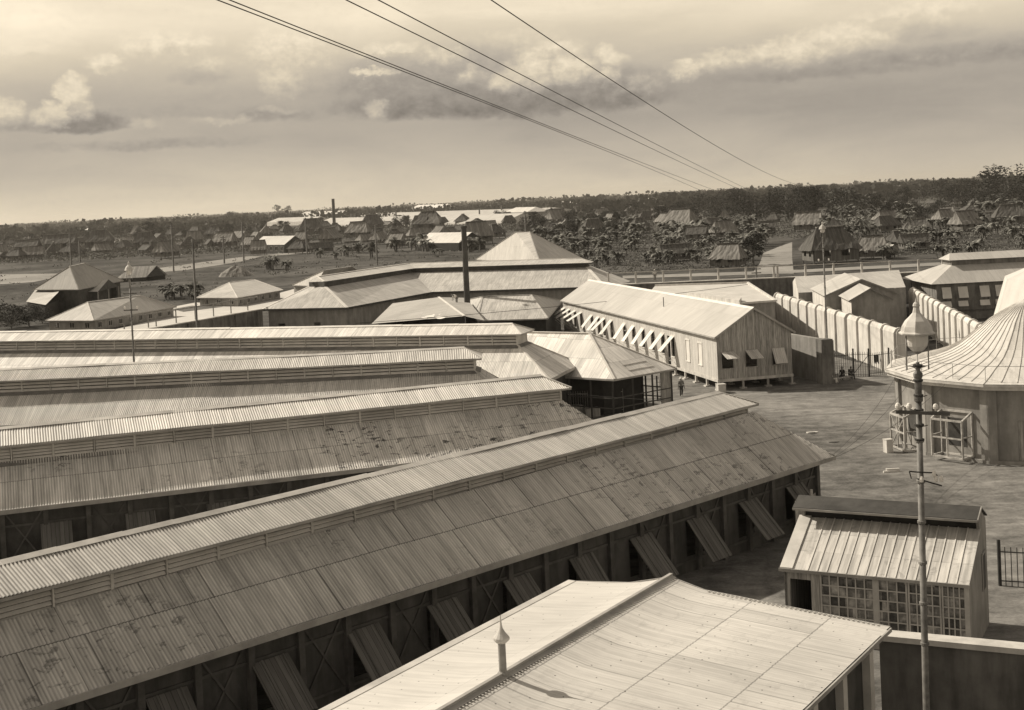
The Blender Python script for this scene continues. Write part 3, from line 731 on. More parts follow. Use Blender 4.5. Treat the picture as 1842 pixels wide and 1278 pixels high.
# ================================================================== ROUND HUB BUILDING
def hub():
    c = Vector((38.8, 101.4, 0)); nseg = 12; ph = R(173 - 0)
    T = thing('round_building', c, 'many-sided hub building with a pale concave seamed roof, at the right edge', 'building')
    Rw = 9.7; Re = 10.45
    def K(i, r, z): a = ph + 2 * math.pi * i / nseg; return c + Vector((r * math.cos(a), r * math.sin(a), z))
    wm = MB(); pm = MB(); dm = MB(); frs = []
    for i in range(nseg):
        p, q = K(i, Rw, 0), K(i + 1, Rw, 0)
        ops = []
        if i == 2: ops = [(1.9, 3.3, 0, 3.1)]
        fr = wall(wm, p, q, 0, 5.35, ops, .3, c); frs.append(fr)
        fbox(pm, fr, -.1, .55, 0, .22, 0, 5.3); fbox(pm, fr, fr[3] - .55, fr[3] + .1, 0, .22, 0, 5.3)
        fbox(pm, fr, -.1, fr[3] + .1, 0, .28, 0, .25)
    wm.build('wall', M['stucco'], T); pm.build('pilaster', M['stucco'], T)
    mb = MB(); fr = frs[2]; fbox(mb, fr, 1.9, 3.3, -.22, -.14, 0, 3.1); mb.build('door', M['boardg'], T)
    mb = MB()
    for i in range(nseg):
        for (r0, r1, z0, z1) in ((Rw - .05, Re, 5.3, 5.55), (Rw - .05, Re + .18, 5.55, 5.72)):
            a, b, c_, d_ = K(i, r0, z0), K(i + 1, r0, z0), K(i + 1, r1, z0), K(i, r1, z0)
            mb.quad(a, b, c_, d_); mb.quad(K(i, r1, z0), K(i + 1, r1, z0), K(i + 1, r1, z1), K(i, r1, z1)); mb.quad(K(i, r0, z1), K(i + 1, r0, z1), K(i + 1, r1, z1), K(i, r1, z1))
    mb.build('cornice', M['concw'], T)
    prof = [(10.62, 5.75), (9.3, 6.05), (8.0, 6.45), (6.9, 6.72), (5.9, 7.05), (5.0, 7.5), (4.25, 8.05), (3.4, 8.7), (2.7, 9.3), (1.8, 9.85), (.9, 10.35), (.15, 10.7)]
    rm = MB(); sm = MB()
    for i in range(nseg):
        for j in range(len(prof) - 1):
            (r0, z0), (r1, z1) = prof[j], prof[j + 1]
            rm.panel(K(i, r0, z0), K(i + 1, r0, z0), K(i + 1, r1, z1), K(i, r1, z1))
            for t in (0, .2, .4, .6, .8):
                A = lerp(K(i, r0, z0), K(i + 1, r0, z0), t); B = lerp(K(i, r1, z1), K(i + 1, r1, z1), t)
                if j == 0: A = lerp(A, B, .25 if t else 0)
                sm.bar(A + Z * .02, B + Z * .02, .05, .05)
    rm.build('lower_roof', M['roofR'], T); sm.build('roof_seams', M['louvre'], T)
    um = MB(); um.lathe(Vector((44.5, 106, 0)), [(6.9, 7.6), (6.6, 8.6), (5.5, 12.0), (3.8, 12.7), (0.0, 13.8)], 8, False, R(184)); um.build('raised_roof', M['roofR2'], T)
    um = MB(); um.lathe(Vector((44.5, 106, 0)), [(5.8, 0), (5.8, 7.7)], 8, False, R(184)); um.build('raised_wall', M['stucco'], T)
    # rail along the roof edge
    mb = MB()
    for i in range(nseg):
        for t in (0, .5):
            p = lerp(K(i, 10.1, 5.9), K(i + 1, 10.1, 5.9), t); mb.bar(p, p + Z * 1.05, .03)
        mb.bar(K(i, 10.1, 6.95), K(i + 1, 10.1, 6.95), .03); 
    mb.build('roof_rail', M['irong'], T)
    # projecting window cages on the two visible sides
    for (fi, s0, s1, z0, z1, dep, xb) in ((0, 1.2, 3.6, .12, 3.1, 1.2, True), (1, 1.2, 3.7, .35, 3.5, 1.3, False)):
        fr = frs[fi]; mb = MB()
        def q(s, t, z): return fr[0] + fr[1] * s + fr[2] * t + Z * z
        bw = .13
        for s in (s0, s1): 
            mb.bar(q(s, dep, z0), q(s, dep, z1 - .5), bw, bw); mb.bar(q(s, .05, z0), q(s, .05, z1), bw, bw); mb.bar(q(s, .05, z1), q(s, dep, z1 - .5), bw, bw)
            mb.bar(q(s, .05, z0), q(s, dep, z0), bw, bw); mb.bar(q(s, .05, (z0 + z1) / 2 - .1), q(s, dep, (z0 + z1) / 2 - .1), .09)
        sm_ = (s0 + s1) / 2; mb.bar(q(sm_, dep, z0), q(sm_, dep, z1 - .5), .09)
        for z in (z0, (z0 + z1) / 2 - .2, z1 - .5): mb.bar(q(s0, dep, z), q(s1, dep, z), bw if z != (z0 + z1) / 2 - .2 else .10)
        mb.bar(q(s0, .05, z1), q(s1, .05, z1), bw); mb.bar(q(s0, .05, z0), q(s1, .05, z0), bw)
        if xb:
            zm = (z0 + z1) / 2 - .2
            for (sa, sb_) in ((s0, sm_), (sm_, s1)):
                for (za, zb) in ((z0, zm), (zm, z1 - .5)):
                    f_ = (sa == s0) == (za == z0); mb.bar(q(sa, dep, za if f_ else zb), q(sb_, dep, zb if f_ else za), .07)
        mb.build('window_cage', M['cagep'], T)
        mb = MB(); fbox(mb, fr, s0 + .5, s1 - .5, .01, .03, 1.0, 3.0); mb.build('window', M['dark'], T)
    return
hub()

# ================================================================== LAMP POSTS
def lamp_post(base, top_z, s, label, low=True, near=True):
    b = Vector((base.x, base.y, 0)); T = thing('lamp_post', b, label, 'lamp post', 'tall lantern lamp posts of the prison yard')
    zt = top_z; x = b
    # lantern dims scaled by s (hood width .72 m at s=1)
    zc = zt - .32 * s      # hood apex
    mb = MB(); rp = .085 * s
    f = 1.12 if near else 1.2
    mb.tube([x, x + Z * (zt * .35), x + Z * (zt - 2.9 * s)], [.12 * s * f, .105 * s * f, .085 * s * f], 12)
    for z in [zt - 2.95 * s - q * 1.3 * s for q in range(7)]:
        if z > 0: mb.lathe(x + Z * z, [(.09 * s * f, 0), (.125 * s * f, .02), (.125 * s * f, .07), (.09 * s * f, .09)], 12)
    mb.build('pole', M['pole'], T)
    mb = MB(); z0 = zt - 2.95 * s
    mb.lathe(x + Z * z0, [(.095 * s, 0), (.14 * s, .08 * s), (.14 * s, .2 * s), (.11 * s, .26 * s), (.12 * s, .75 * s), (.15 * s, .82 * s), (.15 * s, .9 * s), (.09 * s, .98 * s), (.05 * s, 1.1 * s), (.06 * s, 1.25 * s), (.0, 1.3 * s)], 12)
    mb.build('neck', M['pole'], T)
    zy = z0 + 1.12 * s; wy = .345 * s
    mb = MB()
    for sg in (-1, 1):
        mb.tube([x + Z * (zy - .1 * s), x + Vector((sg * wy * .5, 0, zy - z0 * 0 + .02 * s)) - Vector((0, 0, 0)), x + Vector((sg * wy, 0, zy + .02 * s)), x + Vector((sg * wy, 0, zy + 1.0 * s))], .022 * s, 6)
        mb.lathe(x + Vector((sg * wy, 0, zy - .12 * s)), [(0, 0), (.03 * s, .05 * s), (.022 * s, .16 * s)], 8)
    mb.tube([x + Z * zy, x + Z * (zy + .4 * s)], .012 * s, 6)
    mb.build('yoke', M['irong'], T)
    zg = zy + .38 * s
    mb = MB(); mb.lathe(x + Z * zg, [(0, 0), (.10 * s, .04 * s), (.15 * s, .12 * s)], 14); mb.build('globe_cup', M['irong'], T)
    mb = MB(); mb.lathe(x + Z * (zg + .02 * s), [(.13 * s, .08 * s), (.21 * s, .14 * s), (.31 * s, .26 * s), (.335 * s, .40 * s), (.335 * s, .60 * s)], 16); mb.build('globe', M['globe'], T)
    mb = MB(); zh = zg + .66 * s
    mb.lathe(x + Z * zh, [(.56 * s, .0), (.57 * s, .04 * s), (.50 * s, .09 * s), (.46 * s, .25 * s), (.36 * s, .42 * s), (.22 * s, .56 * s), (.12 * s, .68 * s), (.09 * s, .84 * s)], 8, False, R(22.5)); mb.build('hood', M['ironp'], T)
    mb = MB(); mb.lathe(x + Z * (zh + .84 * s), [(.08 * s, 0), (.12 * s, .05 * s), (.10 * s, .12 * s), (.04 * s, .18 * s), (.03 * s, .22 * s), (.0, .32 * s)], 10); mb.build('finial', M['ironp'], T)
    if near:
        mb = MB()
        for k in range(5): mb.bar(x + Vector(((k - 2) * .06, -.02, zg + .55)), x + Vector(((k - 2) * .06, -.02, zh + .02)), .015)
        mb.build('burner', M['iron'], T)
        # cross arm with insulators
        ar = Vector((math.cos(R(-20)), math.sin(R(-20)), 0)); zc = D(1655, 742, b.y).z
        mb = MB(); mb.bar(x - ar * .52 + Z * (zc + .02) - Vector((0, .12, 0)), x + ar * .62 + Z * (zc - .0) - Vector((0, .12, 0)), .06, .075); mb.build('cross_arm', M['postA'], T)
        for q in (-.48, -.24, .32): 
            mb = MB(); mb.lathe(x + ar * q + Z * (zc + .06) - Vector((0, .12, 0)), [(.02, 0), (.03, .04), (.06, .05), (.065, .10), (.04, .15), (.0, .17)], 10); mb.build('insulator', M['porc'], T)
        z2 = D(1655, 850, b.y).z
        mb = MB()
        mb.tube([x + Vector((-.26, -.05, z2 + .04)), x + Vector((-.1, -.10, z2 + .03)), x + Vector((.3, -.10, z2 + .0)), x + Vector((.36, -.02, z2 - .08))], .016, 6)
        mb.tube([x + Vector((-.26, -.05, z2 + .04)), x + Vector((-.22, -.05, z2 - .12))], .013, 6)
        mb.bar(x + Vector((-.1, -.1, z2 - .12)), x + Vector((.42, -.16, z2 - .28)), .03)
        for q in range(6):
            zz = z2 + .7 + q * .33; mb.lathe(x + Z * zz, [(.085, 0), (.11, .02), (.11, .05), (.085, .06)], 10)
            if q % 2: mb.tube([x + Vector((0, -.1, zz)), x + Vector((.16, -.12, zz + .04))], .01, 5)
        mb.build('bracket', M['iron'], T)
        for q in (-.02, .26, .42, .30): 
            mb = MB(); mb.lathe(x + Vector((q, -.14, z2 - .20 + (.12 if q == .26 else 0))), [(.015, 0), (.045, .02), (.05, .08), (.025, .14), (0, .15)], 10); mb.build('insulator', M['porc'], T)
    else:
        zc = zt - 3.6 * s; mb = MB(); mb.bar(x + Vector((-.7, 0, zc)), x + Vector((.7, -.2, zc)), .1); mb.bar(x + Vector((-.7, 0, zc - 1.6)), x + Vector((.7, -.2, zc - 1.6)), .1); mb.build('cross_arm', M['polew'], T)
        for q in (-.6, .6):
            mb = MB(); mb.lathe(x + Vector((q, 0, zc - 1.5)), [(.05, 0), (.1, .1), (.08, .25), (0, .28)], 8); mb.build('insulator', M['porc'], T)
    return T
pb = D(1654, 720, 29.5); lp_ = lamp_post(pb, D(1650, 556, 29.5).z, .70, 'tall ringed lamp post with an octagonal lantern, nearest to the viewer')
lp_.rotation_euler.y = R(.8); lp_.location.x -= .235
pb = D(1484, 520, 157); lamp_post(pb, D(1479, 403, 157).z, .8, 'distant slim lamp post with a pale hood in front of the gabled gatehouse', near=False)
pb = D(236, 560, 129); lamp_post(pb, D(232, 475, 129).z, .8, 'lamp post with dark cross arms rising between the sheds at left', near=False)
pb = D(1360, 510, 205); 

# ================================================================== BARRACK ON STILTS
def barrack():
    he = 5.4
    a = W(1283, 607, he); f = W(1008, 541, he); g = W(1424, 596, he)
    d = Vector((f.x - a.x, f.y - a.y, 0)); L = d.length; d /= L; n = Vector((d.y, -d.x, 0))     # n to the right
    if n.x < 0: n = -n
    Wd = 8.1
    pk = V(1352, 553, a, n); hr = pk.z; print('barr L', L, 'ridge', pk, 'g', g)
    T = thing('barrack', Vector((a.x, a.y, 0)), 'long pale board barrack on stilts with rows of propped window shutters', 'building', None, 0)
    a0 = Vector((a.x, a.y, 0)); oh = .35
    def P(s, t, z): return a0 + d * s + n * (t + oh) + Z * z
    hr = pk.z
    zf = .95
    def ok(z): return z
    mb = MB(); k = (hr - he) / (Wd / 2 + oh)
    mb.panel(P(-oh, -oh, he), P(L, -oh, he), P(L, Wd / 2, hr), P(-oh, Wd / 2, hr)); mb.panel(P(-oh, Wd + oh, he), P(L, Wd + oh, he), P(L, Wd / 2, hr), P(-oh, Wd / 2, hr)); mb.build('roof', M['roofP'], T)
    mb = MB()
    for sg in (-1, 1): mb.quad(P(-oh, Wd / 2, hr + .04), P(L, Wd / 2, hr + .04), P(L, Wd / 2 + sg * .3, hr + .03 - .3 * k), P(-oh, Wd / 2 + sg * .3, hr + .03 - .3 * k))
    mb.build('ridge_cap', M['capw'], T)
    mb = MB(); mb.bar(P(-oh, -oh, he - .06), P(L, -oh, he - .06), .05, .14); mb.bar(P(-oh, -oh, he - .1), P(-oh, Wd / 2, hr - .1), .05, .20); mb.bar(P(-oh, Wd + oh, he - .1), P(-oh, Wd / 2, hr - .1), .05, .20); mb.build('fascia', M['fascia'], T)
    # long left wall with windows
    wins = []; s = 1.1
    groups = [2, 2, 'd', 4, 3, 2, 3, 3, 1, 4]
    pos = []
    x = .9
    for u in (1258, 1236, 1210, 1192, 1174, 1157, 1140, 1124, 1101, 1088, 1078, 1066, 1047, 1036, 1026, 1017):
        p = V(u, 600, P(0, 0, 0), d); pos.append((Vector((p.x, p.y, 0)) - P(0, 0, 0)).dot(d))
    print('wins', [round(q, 1) for q in pos])
    pos = sorted(pos)
    ops = [(q - .55, q + .55, zf + 1.15, zf + 3.35) for q in pos]
    dq = V(1204, 640, P(0, 0, 0), d); sd = (Vector((dq.x, dq.y, 0)) - P(0, 0, 0)).dot(d)
    good = []; last = -9
    for o in ops:
        if o[0] > last + .35: good.append(o); last = o[1]
    allo = sorted([o for o in good if not (sd - 1.3 < (o[0] + o[1]) / 2 < sd + 1.3)] + [(sd - .5, sd + .5, zf + .1, zf + 3.3)])
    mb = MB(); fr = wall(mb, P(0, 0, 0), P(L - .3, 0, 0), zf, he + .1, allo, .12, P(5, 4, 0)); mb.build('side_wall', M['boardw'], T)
    for i, o in enumerate(allo):
        if abs((o[0] + o[1]) / 2 - sd) < .01: continue
        mb = MB(); w_ = .09
        fbox(mb, fr, o[0] - w_, o[1] + w_, 0, .05, o[3], o[3] + w_ * 1.6); fbox(mb, fr, o[0] - w_, o[1] + w_, 0, .07, o[2] - w_ * 1.3, o[2])
        fbox(mb, fr, o[0] - w_, o[0], 0, .05, o[2], o[3]); fbox(mb, fr, o[1], o[1] + w_, 0, .05, o[2], o[3])
        mb.build('window_frame', M['white'], T)
        mb = MB()
        if i < 2:
            fbox(mb, fr, o[0], o[1], -.06, -.02, o[2], o[3])
        else:
            ang = R(random.choice([38, 42, 45, 50])) if i < len(allo) - 4 else R(62)
            ln = o[3] - o[2]; A = fr[0] + fr[1] * o[0] + fr[2] * .07 + Z * o[3]; B = A + fr[1] * (o[1] - o[0])
            off = fr[2] * (math.sin(ang) * ln) - Z * (math.cos(ang) * ln); th = (fr[2] * math.cos(ang) + Z * math.sin(ang)) * .05
            mb.hexa([A, B, B + off, A + off, A + th, B + th, B + off + th, A + off + th])
            mb.bar(fr[0] + fr[1] * ((o[0] + o[1]) / 2) + fr[2] * .08 + Z * (o[2] - .5), lerp(A, B, .5) + off, .04)
        mb.build('shutter', M['white'], T)
    # gable end
    mb = MB(); gops = []
    for u in (1308, 1351, 1399):
        p = V(u, 635, P(0, 0, 0), n); q = (Vector((p.x, p.y, 0)) - P(0, 0, 0)).dot(n); gops.append((q - .62, q + .62, zf + 1.2, zf + 2.85))
    gr = wall(mb, P(0, 0, 0), P(0, Wd, 0), zf, he - .1, gops, .12, P(5, 4, 0))
    tri = [(0, he - .1), (Wd, he - .1), (Wd, he + .08), (Wd / 2, hr - .12), (0, he + .08)]
    A = [P(0, t, z) for t, z in tri]; B = [P(.12, t, z) for t, z in tri]; mb.quad(*A); mb.quad(*B[::-1])
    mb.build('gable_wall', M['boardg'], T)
    for i, o in enumerate(gops):
        mb = MB(); w_ = .07
        fbox(mb, gr, o[0] - w_, o[1] + w_, 0, .05, o[3], o[3] + w_); fbox(mb, gr, o[0] - w_, o[1] + w_, 0, .07, o[2] - w_, o[2]); fbox(mb, gr, o[0] - w_, o[0], 0, .05, o[2], o[3]); fbox(mb, gr, o[1], o[1] + w_, 0, .05, o[2], o[3])
        mb.build('window_frame', M['boardg'], T)
        ang = R((72, 66, 30)[i]); ln = 1.7; A = gr[0] + gr[1] * (o[0] - .05) + gr[2] * .07 + Z * o[3]; Bq = A + gr[1] * (o[1] - o[0] + .1)
        off = gr[2] * (math.sin(ang) * ln) - Z * (math.cos(ang) * ln); th = (gr[2] * math.cos(ang) + Z * math.sin(ang)) * .05
        mb = MB(); mb.hexa([A, Bq, Bq + off, A + off, A + th, Bq + th, Bq + off + th, A + off + th]); mb.build('shutter', M['boardw'], T)
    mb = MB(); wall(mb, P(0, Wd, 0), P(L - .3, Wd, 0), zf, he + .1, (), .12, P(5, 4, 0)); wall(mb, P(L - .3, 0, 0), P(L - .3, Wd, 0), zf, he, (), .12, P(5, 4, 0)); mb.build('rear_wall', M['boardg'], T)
    mb = MB(); mb.bar(P(-.05, -.06, zf), P(L, -.06, zf), .08, .28); mb.bar(P(-.05, -.06, zf), P(-.05, Wd + .05, zf), .08, .28)
    mb.hexa([P(0, 0, zf - .15), P(L, 0, zf - .15), P(L, Wd, zf - .15), P(0, Wd, zf - .15), P(0, 0, zf), P(L, 0, zf), P(L, Wd, zf), P(0, Wd, zf)])
    mb.build('floor_beam', M['whites'], T)
    i = 0; s = .1
    while s < L:
        for t in (0.05, Wd / 3, Wd * 2 / 3, Wd - .05):
            if t > .1 and s > 12: continue
            mb = MB(); mb.box(P(s, t, .12), .2, .2, zf - .25, math.atan2(d.y, d.x)); mb.box(P(s, t, 0), .6, .6, .14, math.atan2(d.y, d.x)); mb.build('stilt', M['concw'] if t < .1 else M['boardg'], T)
        s += 3.1
    mb = MB(); p = V(1182, 543, P(0, Wd / 4, 0), d); s = 21.0; z = he + (Wd / 4 + oh) * k; mb.tube([P(s, Wd / 4, z), P(s, Wd / 4, z + 1.1)], .05, 8); mb.build('vent_pipe', M['iron'], T)
barrack()

# ================================================================== GENERIC HIPPED / GABLED BUILDINGS FROM CORNERS
def cap_line(mb, a, b, w_=.3): mb.bar(a + Z * .05, b + Z * .05, w_, .05)
def hip_building(name, label, cat, eave, ridge, mats, zw=0.0, ov=.6, group=None, ops=0, opz=(1.0, 2.2), opw=.9, openb=None, gable=False, caps=True, fasc=True):
    """eave: 4 world corners in order; ridge: 2 world points (over sides 3-0 and 1-2)"""
    c = [Vector(p) for p in eave]; r0, r1 = [Vector(p) for p in ridge]; ctr = sum(c, Vector()) / 4
    T = thing(name, Vector((c[0].x, c[0].y, 0)), label, cat, group)
    mb = MB()
    mb.panel(c[0], c[1], r1, r0); mb.panel(c[2], c[3], r0, r1)
    if not gable: mb.panel(c[1], c[2], r1); mb.panel(c[3], c[0], r0)
    mb.build('roof', mats[0], T)
    if caps:
        mb = MB(); cap_line(mb, r0, r1)
        if not gable:
            for q, rr in ((0, r0), (1, r1), (2, r1), (3, r0)): cap_line(mb, rr, c[q], .22)
        mb.build('ridge_cap', mats[2] if len(mats) > 2 else M['cap'], T)
    if fasc:
        mb = MB()
        for i in range(4): 
            if gable and i in (1, 3): continue
            mb.bar(c[i] - Z * .08, c[(i + 1) % 4] - Z * .08, .06, .16)
        mb.build('fascia', M['fascia'], T)
    mb = MB(); wc = []
    for p in c:
        q = ctr - p; q.z = 0; wc.append(Vector((p.x, p.y, 0)) + q.normalized() * ov)
    hm = min(p.z for p in c) + .1; wins = []
    for i in range(4):
        p, q = wc[i], wc[(i + 1) % 4]; L = (q - p).length; o = []
        if ops and openb is None or (openb and i in openb):
            k = max(1, int(L / ops)); 
            for j in range(k):
                s = (j + .5) * L / k; o.append((s - opw / 2, s + opw / 2, zw + opz[0], min(zw + opz[1], hm - .3)))
        fr = wall(mb, p, q, zw, hm, o, .2, ctr); wins.append((fr, o))
        if gable and i in (1, 3):
            rr = r1 if i == 1 else r0
            mb.quad(p + Z * hm, q + Z * hm, Vector((rr.x, rr.y, rr.z - .1)))
    mb.build('wall', mats[1], T)
    for fr, o in wins:
        for (s0, s1, z0, z1) in o[:40]:
            mb = MB()
            for s in (s0, (s0 + s1) / 2, s1): fbox(mb, fr, s - .04, s + .04, -.06, -.0, z0, z1)
            for z in (z0, z1): fbox(mb, fr, s0, s1, -.05, .02, z - .04, z + .04)
            mb.build('window', M['louvre'], T)
    return T

# octagonal yard roof E
def eBuild():
    h = 3.7; c1 = W(1105, 683, h); c2 = W(1218, 663, h); c0 = W(1000, 677, h)
    d = (c1 - c0); d.z = 0; d.normalize(); c0 = c1 - d * 13
    r1 = W(1060, 600, 7.2); r0 = W(905, 597, 7.2); c3 = c0 + (c2 - c1) * 1.1
    print('E', c0, c1, c2, r0, r1)
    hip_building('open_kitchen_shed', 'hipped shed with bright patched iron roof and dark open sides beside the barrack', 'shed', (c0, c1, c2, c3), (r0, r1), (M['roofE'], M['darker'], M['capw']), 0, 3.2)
    T = bpy.data.objects[[o.name for o in bpy.data.objects if o.name.startswith('open_kitchen_shed')][0]]
    ct = (c0 + c2) / 2; q = [lerp(Vector((p.x, p.y, 0)), Vector((ct.x, ct.y, 0)), .07) for p in (c0, c1, c2, c3)]
    for i in range(3):
        a, b = q[i], q[i + 1]; L = (b - a).length; k = max(2, int(L / 2.4))
        for j in range(k + (i == 2)):
            mb = MB(); p = lerp(a, b, j / k); mb.bar(p, p + Z * (h - .05), .16); mb.build('post', M['dark'], T)
        for z in (1.0, 1.9):
            mb = MB(); mb.bar(a + Z * z, b + Z * z, .07, .1); mb.build('rail', M['postA'], T)
    mb = MB(); p = lerp(q[1], q[2], .82); e = lerp(q[1], q[2], 1.0); wall(mb, p, e, 0, h - .1, (), .1, ct); mb.build('board_panel', M['boardg'], T)
    for (t, z) in ((.35, .9), (.6, .9), (.8, .8)):
        mb = MB(); p = lerp(q[0], q[1], t) + (ct - lerp(q[0], q[1], t)).normalized() * 1.2; p.z = 0; mb.box(p, 1.4, .8, z, .3); mb.build('work_table', M['boardg'], T)
eBuild()
def e_outline():
    T = [o for o in bpy.data.objects if o.name.startswith('open_kitchen_shed')][0]
    c1 = W(1105, 683, 3.7); c2 = W(1218, 663, 3.7); r1 = W(1060, 600, 7.2); n = (c2 - c1).cross(r1 - c1).normalized(); n = n if n.z > 0 else -n
    def hit(u, v):
        d = ray(u, v); o = Vector((0, 0, H)); return o + d * ((c1 - o).dot(n) / d.dot(n)) + n * .03
    q = [hit(*p) for p in ((1119, 658), (1161, 650), (1175, 659), (1131, 667))]; mb = MB()
    for i in range(4): mb.bar(q[i], q[(i + 1) % 4], .08, .04, up=n)
    mb.build('roof_panel_outline', M['louvre'], T)  # added bars tracing the outline of an illegible lettered panel, not an opening
e_outline()

# workshops G
g1 = [W(858, 577, 4.5), W(985, 573, 4.5), W(1012, 541, 4.5), W(835, 541, 4.5)]
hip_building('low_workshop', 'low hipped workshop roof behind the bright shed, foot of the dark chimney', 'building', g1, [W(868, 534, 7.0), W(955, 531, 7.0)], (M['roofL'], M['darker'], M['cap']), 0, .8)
def g2():
    hE = 5.3; hR = 6.6
    r0 = W(835, 569, hR); r1 = W(789, 535, hR)
    l0 = W(668, 583, hE); l1 = W(706, 546, hE); q0 = r0 * 2 - l0; q1 = r1 * 2 - l1; q0.z = q1.z = hE + .6
    q0 = W(872, 577, 6.15)
    q1 = W(838, 536, 6.2)
    hip_building('low_workshop', 'low gabled workshop roof with pale patch where laundry lies, left of the chimney', 'building', (l0, l1, q1, q0), (lerp(l0, q0, .5) * .0 + r0, r1), (M['roofL2'], M['dark'], M['cap']), 0, .5, gable=False) if False else None
    T = thing('low_workshop', Vector((r0.x, r0.y, 0)), 'low gabled workshop roof with white cloth spread on it, left of the chimney', 'building')
    mb = MB(); mb.panel(l0, l1, r1, r0); mb.panel(q0, q1, r1, r0); mb.build('roof', M['roofL2'], T)
    mb = MB(); cap_line(mb, r0, r1); mb.build('ridge_cap', M['capw'], T)
    mb = MB(); ct = (r0 + r1) / 2
    A = [Vector((p.x, p.y, 0)) for p in (l0, q0, q1, l1)]
    for i in range(4): 
        p, q = A[i], A[(i + 1) % 4]; wall(mb, lerp(p, ct.xy.to_3d(), .05), lerp(q, ct.xy.to_3d(), .05), 0, hE - .1, (), .2, ct)
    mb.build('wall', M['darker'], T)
    # cloth lying on the roof
    nn = (l1 - l0).cross(r0 - l0).normalized()
    if nn.z < 0: nn = -nn
    cb = MB(); rr = random.Random(3)
    for (u, v, w_, h_) in ((760, 564, 9, 3), (772, 569, 12, 4), (785, 566, 8, 3), (792, 573, 9, 3), (764, 573, 7, 2)):
        base = None; t = []
        for k in range(9):
            a = 2 * math.pi * k / 9; uu = u + math.cos(a) * w_ * rr.uniform(.6, 1.1); vv = v + math.sin(a) * h_ * rr.uniform(.6, 1.1)
            d = ray(uu, vv); tt = ((l0.x * nn.x + l0.y * nn.y + (l0.z - H) * nn.z)) / d.dot(nn); t.append(d * tt + Vector((0, 0, H)) + nn * rr.uniform(.05, .1))
        cb.quad(*t)
    o = cb.build('laundry_cloth', M['cloth_w']); tag(o, 'white laundry cloths spread to dry on the low workshop roof', 'laundry')
M['roofL2'] = m_roof('pale dull iron', .42, .05, .9, 3.2, .15, .1, .05, stripe=.2, dirt=.2)
g2()

# big L-shaped factory hall behind
def lbuild():
    T = thing('factory_hall', W(625, 560, 0), 'large angled hall with a dull iron roof and raised ridge, behind the sheds', 'building')
    Hs = dict(e=5.0, lb=7.8, ce=8.6, r=9.2)
    def w(u, v, k): return W(u, v, Hs[k])
    mb = MB()
    A = w(472, 557, 'e'); B = w(624, 554, 'e'); C = w(777, 526, 'e'); Dd = w(1088, 516, 'e')
    tA = w(556, 516, 'lb'); tB = w(586, 517, 'lb'); tC = w(742, 491, 'lb'); tD = w(1056, 481, 'lb')
    mb.panel(A, B, tB, tA); mb.panel(B, C, tC, tB); mb.panel(C, Dd, tD, tC)
    nr = (Dd - C).normalized(); nb = Vector((-nr.y, nr.x, 0)); E = Dd + nb * 16; E = W(1130, 508, 5.0); mb.panel(Dd, E, tD)
    bk = tD + nb * 4; mb.panel(E, E + nb * 3, bk, tD)
    nl = (C - B).normalized(); pl = Vector((-nl.y, nl.x, 0)); 
    if pl.x > 0: pl = -pl
    Cb = C + pl * 20 + nb * 10; mb.panel(A, Vector((Cb.x, Cb.y, 5)), Vector((tC.x, tC.y, 7.8)) + pl * 3, tA)
    mb.build('lower_roof', M['roofL'], T)
    mb = MB(); cA = w(553, 508, 'ce'); cB = w(583, 507, 'ce'); cC = w(746, 483, 'ce'); cD = w(1063, 473, 'ce')
    rA = w(571, 498, 'r'); rC = w(736, 474, 'r'); rD = w(1047, 465, 'r')
    mb.panel(cA, cB, rA); mb.panel(cB, cC, rC, rA); mb.panel(cC, cD, rD, rC)
    mb.panel(cD, cD + nb * 3.2, rD); mb.panel(cA, rC + pl * 2 - Z * .6, rC, rA); mb.build('upper_roof', M['roofL'], T)
    mb = MB()
    for p, q in ((tA, tB), (tB, tC), (tC, tD)):
        wall(mb, p, q, 7.6, 8.62, (), .2, p.lerp(q, .5) + Vector((0, 9, 0)))
    wall(mb, tD, tD + nb * 2.5, 7.6, 8.6, (), .2, tC); mb.build('clerestory_wall', M['dark'], T)
    mb = MB(); 
    for p, q in ((A, B), (B, C), (C, Dd)): mb.bar(p - Z * .1, q - Z * .1, .08, .3)
    for p, q in ((cB, cC), (cC, cD)): mb.bar(p - Z * .06, q - Z * .06, .06, .14)
    mb.build('fascia', M['dark'], T)
    for p_, q_, w_ in ((tB, B, .5), (tD, Dd, .5), (tA, A, .3), (rA, rC, .4), (rC, rD, .4), (cB, rA, .3)):
        mb = MB(); cap_line(mb, p_, q_, w_); mb.build('hip_cap', M['capw'], T)
    mb = MB(); ins = lambda p: p + (Vector((p.x * 0 + 10, 25, 0))).normalized() * .9
    wall(mb, A + Vector((.8, .6, 0)), B + Vector((-.3, .9, 0)), 0, 5.0, [(7.8, 8.9, 1.6, 2.8), (1.6, 2.8, 1.9, 2.7)] if (B - A).length > 10 else (), .3, A + Vector((5, 20, 0)))
    wall(mb, B + Vector((-.3, .9, 0)), C + Vector((-.9, .5, 0)), 0, 5.0, (), .3, A + Vector((5, 60, 0))); wall(mb, C + Vector((-.9, .5, 0)), Dd + Vector((0, .8, 0)), 0, 5.0, (), .3, C + Vector((10, 30, 0)))
    wall(mb, A + Vector((.8, .6, 0)), Vector((Cb.x, Cb.y, 0)), 0, 4.9, (), .3, B + Vector((0, 10, 0)))
    mb.build('wall', M['stucco'], T)
    print('L', [(round(p.x), round(p.y)) for p in (A, B, C, Dd, tA, tB, tC, tD, rA, rC, rD)])
lbuild()
